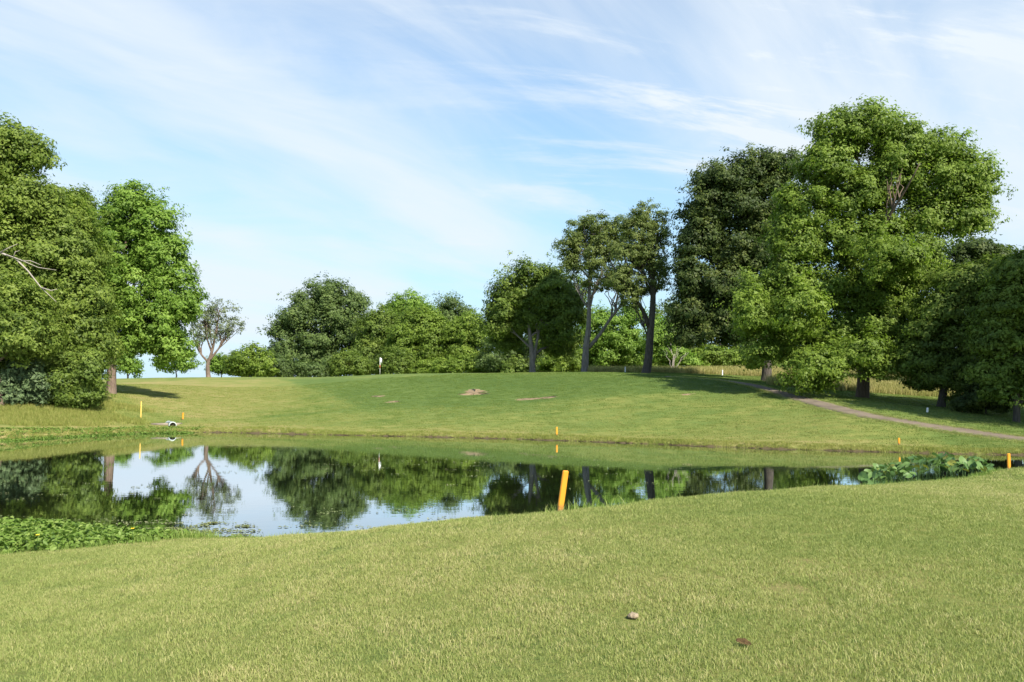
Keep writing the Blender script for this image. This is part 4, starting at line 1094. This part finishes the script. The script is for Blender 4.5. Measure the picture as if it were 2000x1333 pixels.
# golf flag
P0 = at(742, 735, 104.5); P0[2] = hgt(P0[0], P0[1])
root = thing('golf_flag', P0, 'golf flagstick with a small white flag on the green', 'flag')
g = Geo(); g.tube([(0, 0, -0.1), (0, 0, 1.0), (0.0, 0, 2.25)], [0.035, 0.032, 0.03], 8); link('flagstick', g.mesh('flagstick'), white, root)
g = Geo(); g.tube([(0, 0, 0.85), (0, 0, 1.25)], [0.042, 0.042], 8); link('stripe', g.mesh('stripe'), simple_mat('flag_band', (0.5, 0.13, 0.06), (0.55, 0.16, 0.08), 8, 0.6, None, 0), root)
V = []; 
for i in range(7):
    for j in range(4):
        s = i / 6; V.append((0.03 + 0.22 * s, 0.06 * math.sin(s * 5), 2.24 - 0.55 * j / 3 - 0.16 * s - 0.1 * s * j / 3))
me = raw_mesh('flag_cloth', V, np.array([(i * 4 + j, i * 4 + j + 1, (i + 1) * 4 + j + 1, (i + 1) * 4 + j) for i in range(6) for j in range(3)]), [4] * 18, smooth=True)
fo = link('flag_cloth', me, white, root); so = fo.modifiers.new('thick', 'SOLIDIFY'); so.thickness = 0.01
P1 = at(756, 731.5, 107)
sn = link('sand', None) if False else None

# bird
P0 = at(67, 252, 66)
bd = simple_mat('bird_dark', (0.02, 0.02, 0.022), (0.05, 0.05, 0.055), 10, 0.7, None, 0)
root = thing('bird', P0, 'small dark bird flying beside the top of the tallest left tree', 'bird')
g = Geo(); g.tube([(-0.2, 0, 0.0), (-0.13, 0, 0.015), (-0.02, 0, 0.02), (0.08, 0, 0.015), (0.13, 0, 0.025), (0.17, 0, 0.03), (0.205, 0, 0.022)], [0.045, 0.02, 0.048, 0.05, 0.033, 0.03, 0.006], 8)
link('body', g.mesh('body'), bd, root)
for s in (-1, 1):
    V = [(-0.03, 0.02 * s, 0.04), (0.07, 0.02 * s, 0.045), (0.08, 0.14 * s, 0.10), (-0.03, 0.14 * s, 0.095), (0.02, 0.28 * s, 0.07), (-0.06, 0.30 * s, 0.06)]
    w_ = link('wing', raw_mesh('wing', V, [0, 1, 2, 3, 3, 2, 4, 5], [4, 4], smooth=True), bd, root); so = w_.modifiers.new('thick', 'SOLIDIFY'); so.thickness = 0.008
root.rotation_euler = (0.3, 0, 2.6)

# bare clod and curled dead leaf in the lawn
P0 = hit(1237, 1208)
bm = bmesh.new(); bmesh.ops.create_icosphere(bm, subdivisions=3, radius=1)
for v in bm.verts:
    a = v.co.copy(); n_ = 0.10 * math.sin(5 * a.x + 2) * math.sin(4 * a.y) + 0.06 * math.sin(11 * a.x + 3 * a.z)
    v.co = Vector((a.x * 0.040 * (1 + n_), a.y * 0.042 * (1 + n_), a.z * 0.019 * (1 + 2 * n_)))
me = bpy.data.meshes.new('dirt_clod'); bm.to_mesh(me); bm.free()
for p_ in me.polygons: p_.use_smooth = True
o = link('dirt_clod', me, simple_mat('clod', (0.28, 0.215, 0.14), (0.42, 0.335, 0.23), 30, 0.95, None, 0.8, bscale=60), None, P0 + np.array((0, 0, 0.016)))
tag(o, 'pale flat clod of dry earth lying in the near lawn', 'clod')
P0 = hit(1452, 1264)
V = []
for i in range(9):
    s = i / 8 * 2 - 1; w_ = 0.020 * (1 - s * s) ** 0.6 + 0.002
    for k in (-1, -0.5, 0, 0.5, 1): V.append((0.045 * s, k * w_, 0.018 + 0.02 * abs(k) ** 1.5 * (1 - s * s) + 0.012 * s * s + 0.004 * math.sin(7 * s + k)))
me = raw_mesh('dead_leaf', V, np.array([(i * 5 + k, i * 5 + k + 1, (i + 1) * 5 + k + 1, (i + 1) * 5 + k) for i in range(8) for k in range(4)]), [4] * 32, smooth=True)
o = link('dead_leaf', me, simple_mat('leaf_brown', (0.05, 0.030, 0.012), (0.11, 0.068, 0.028), 30, 0.95, None, 0.3), None, P0); o.rotation_euler = (0.5, 0.15, -0.5)
so = o.modifiers.new('thick', 'SOLIDIFY'); so.thickness = 0.0015
tag(o, 'dark brown curled dead leaf lying in the near lawn', 'leaf')
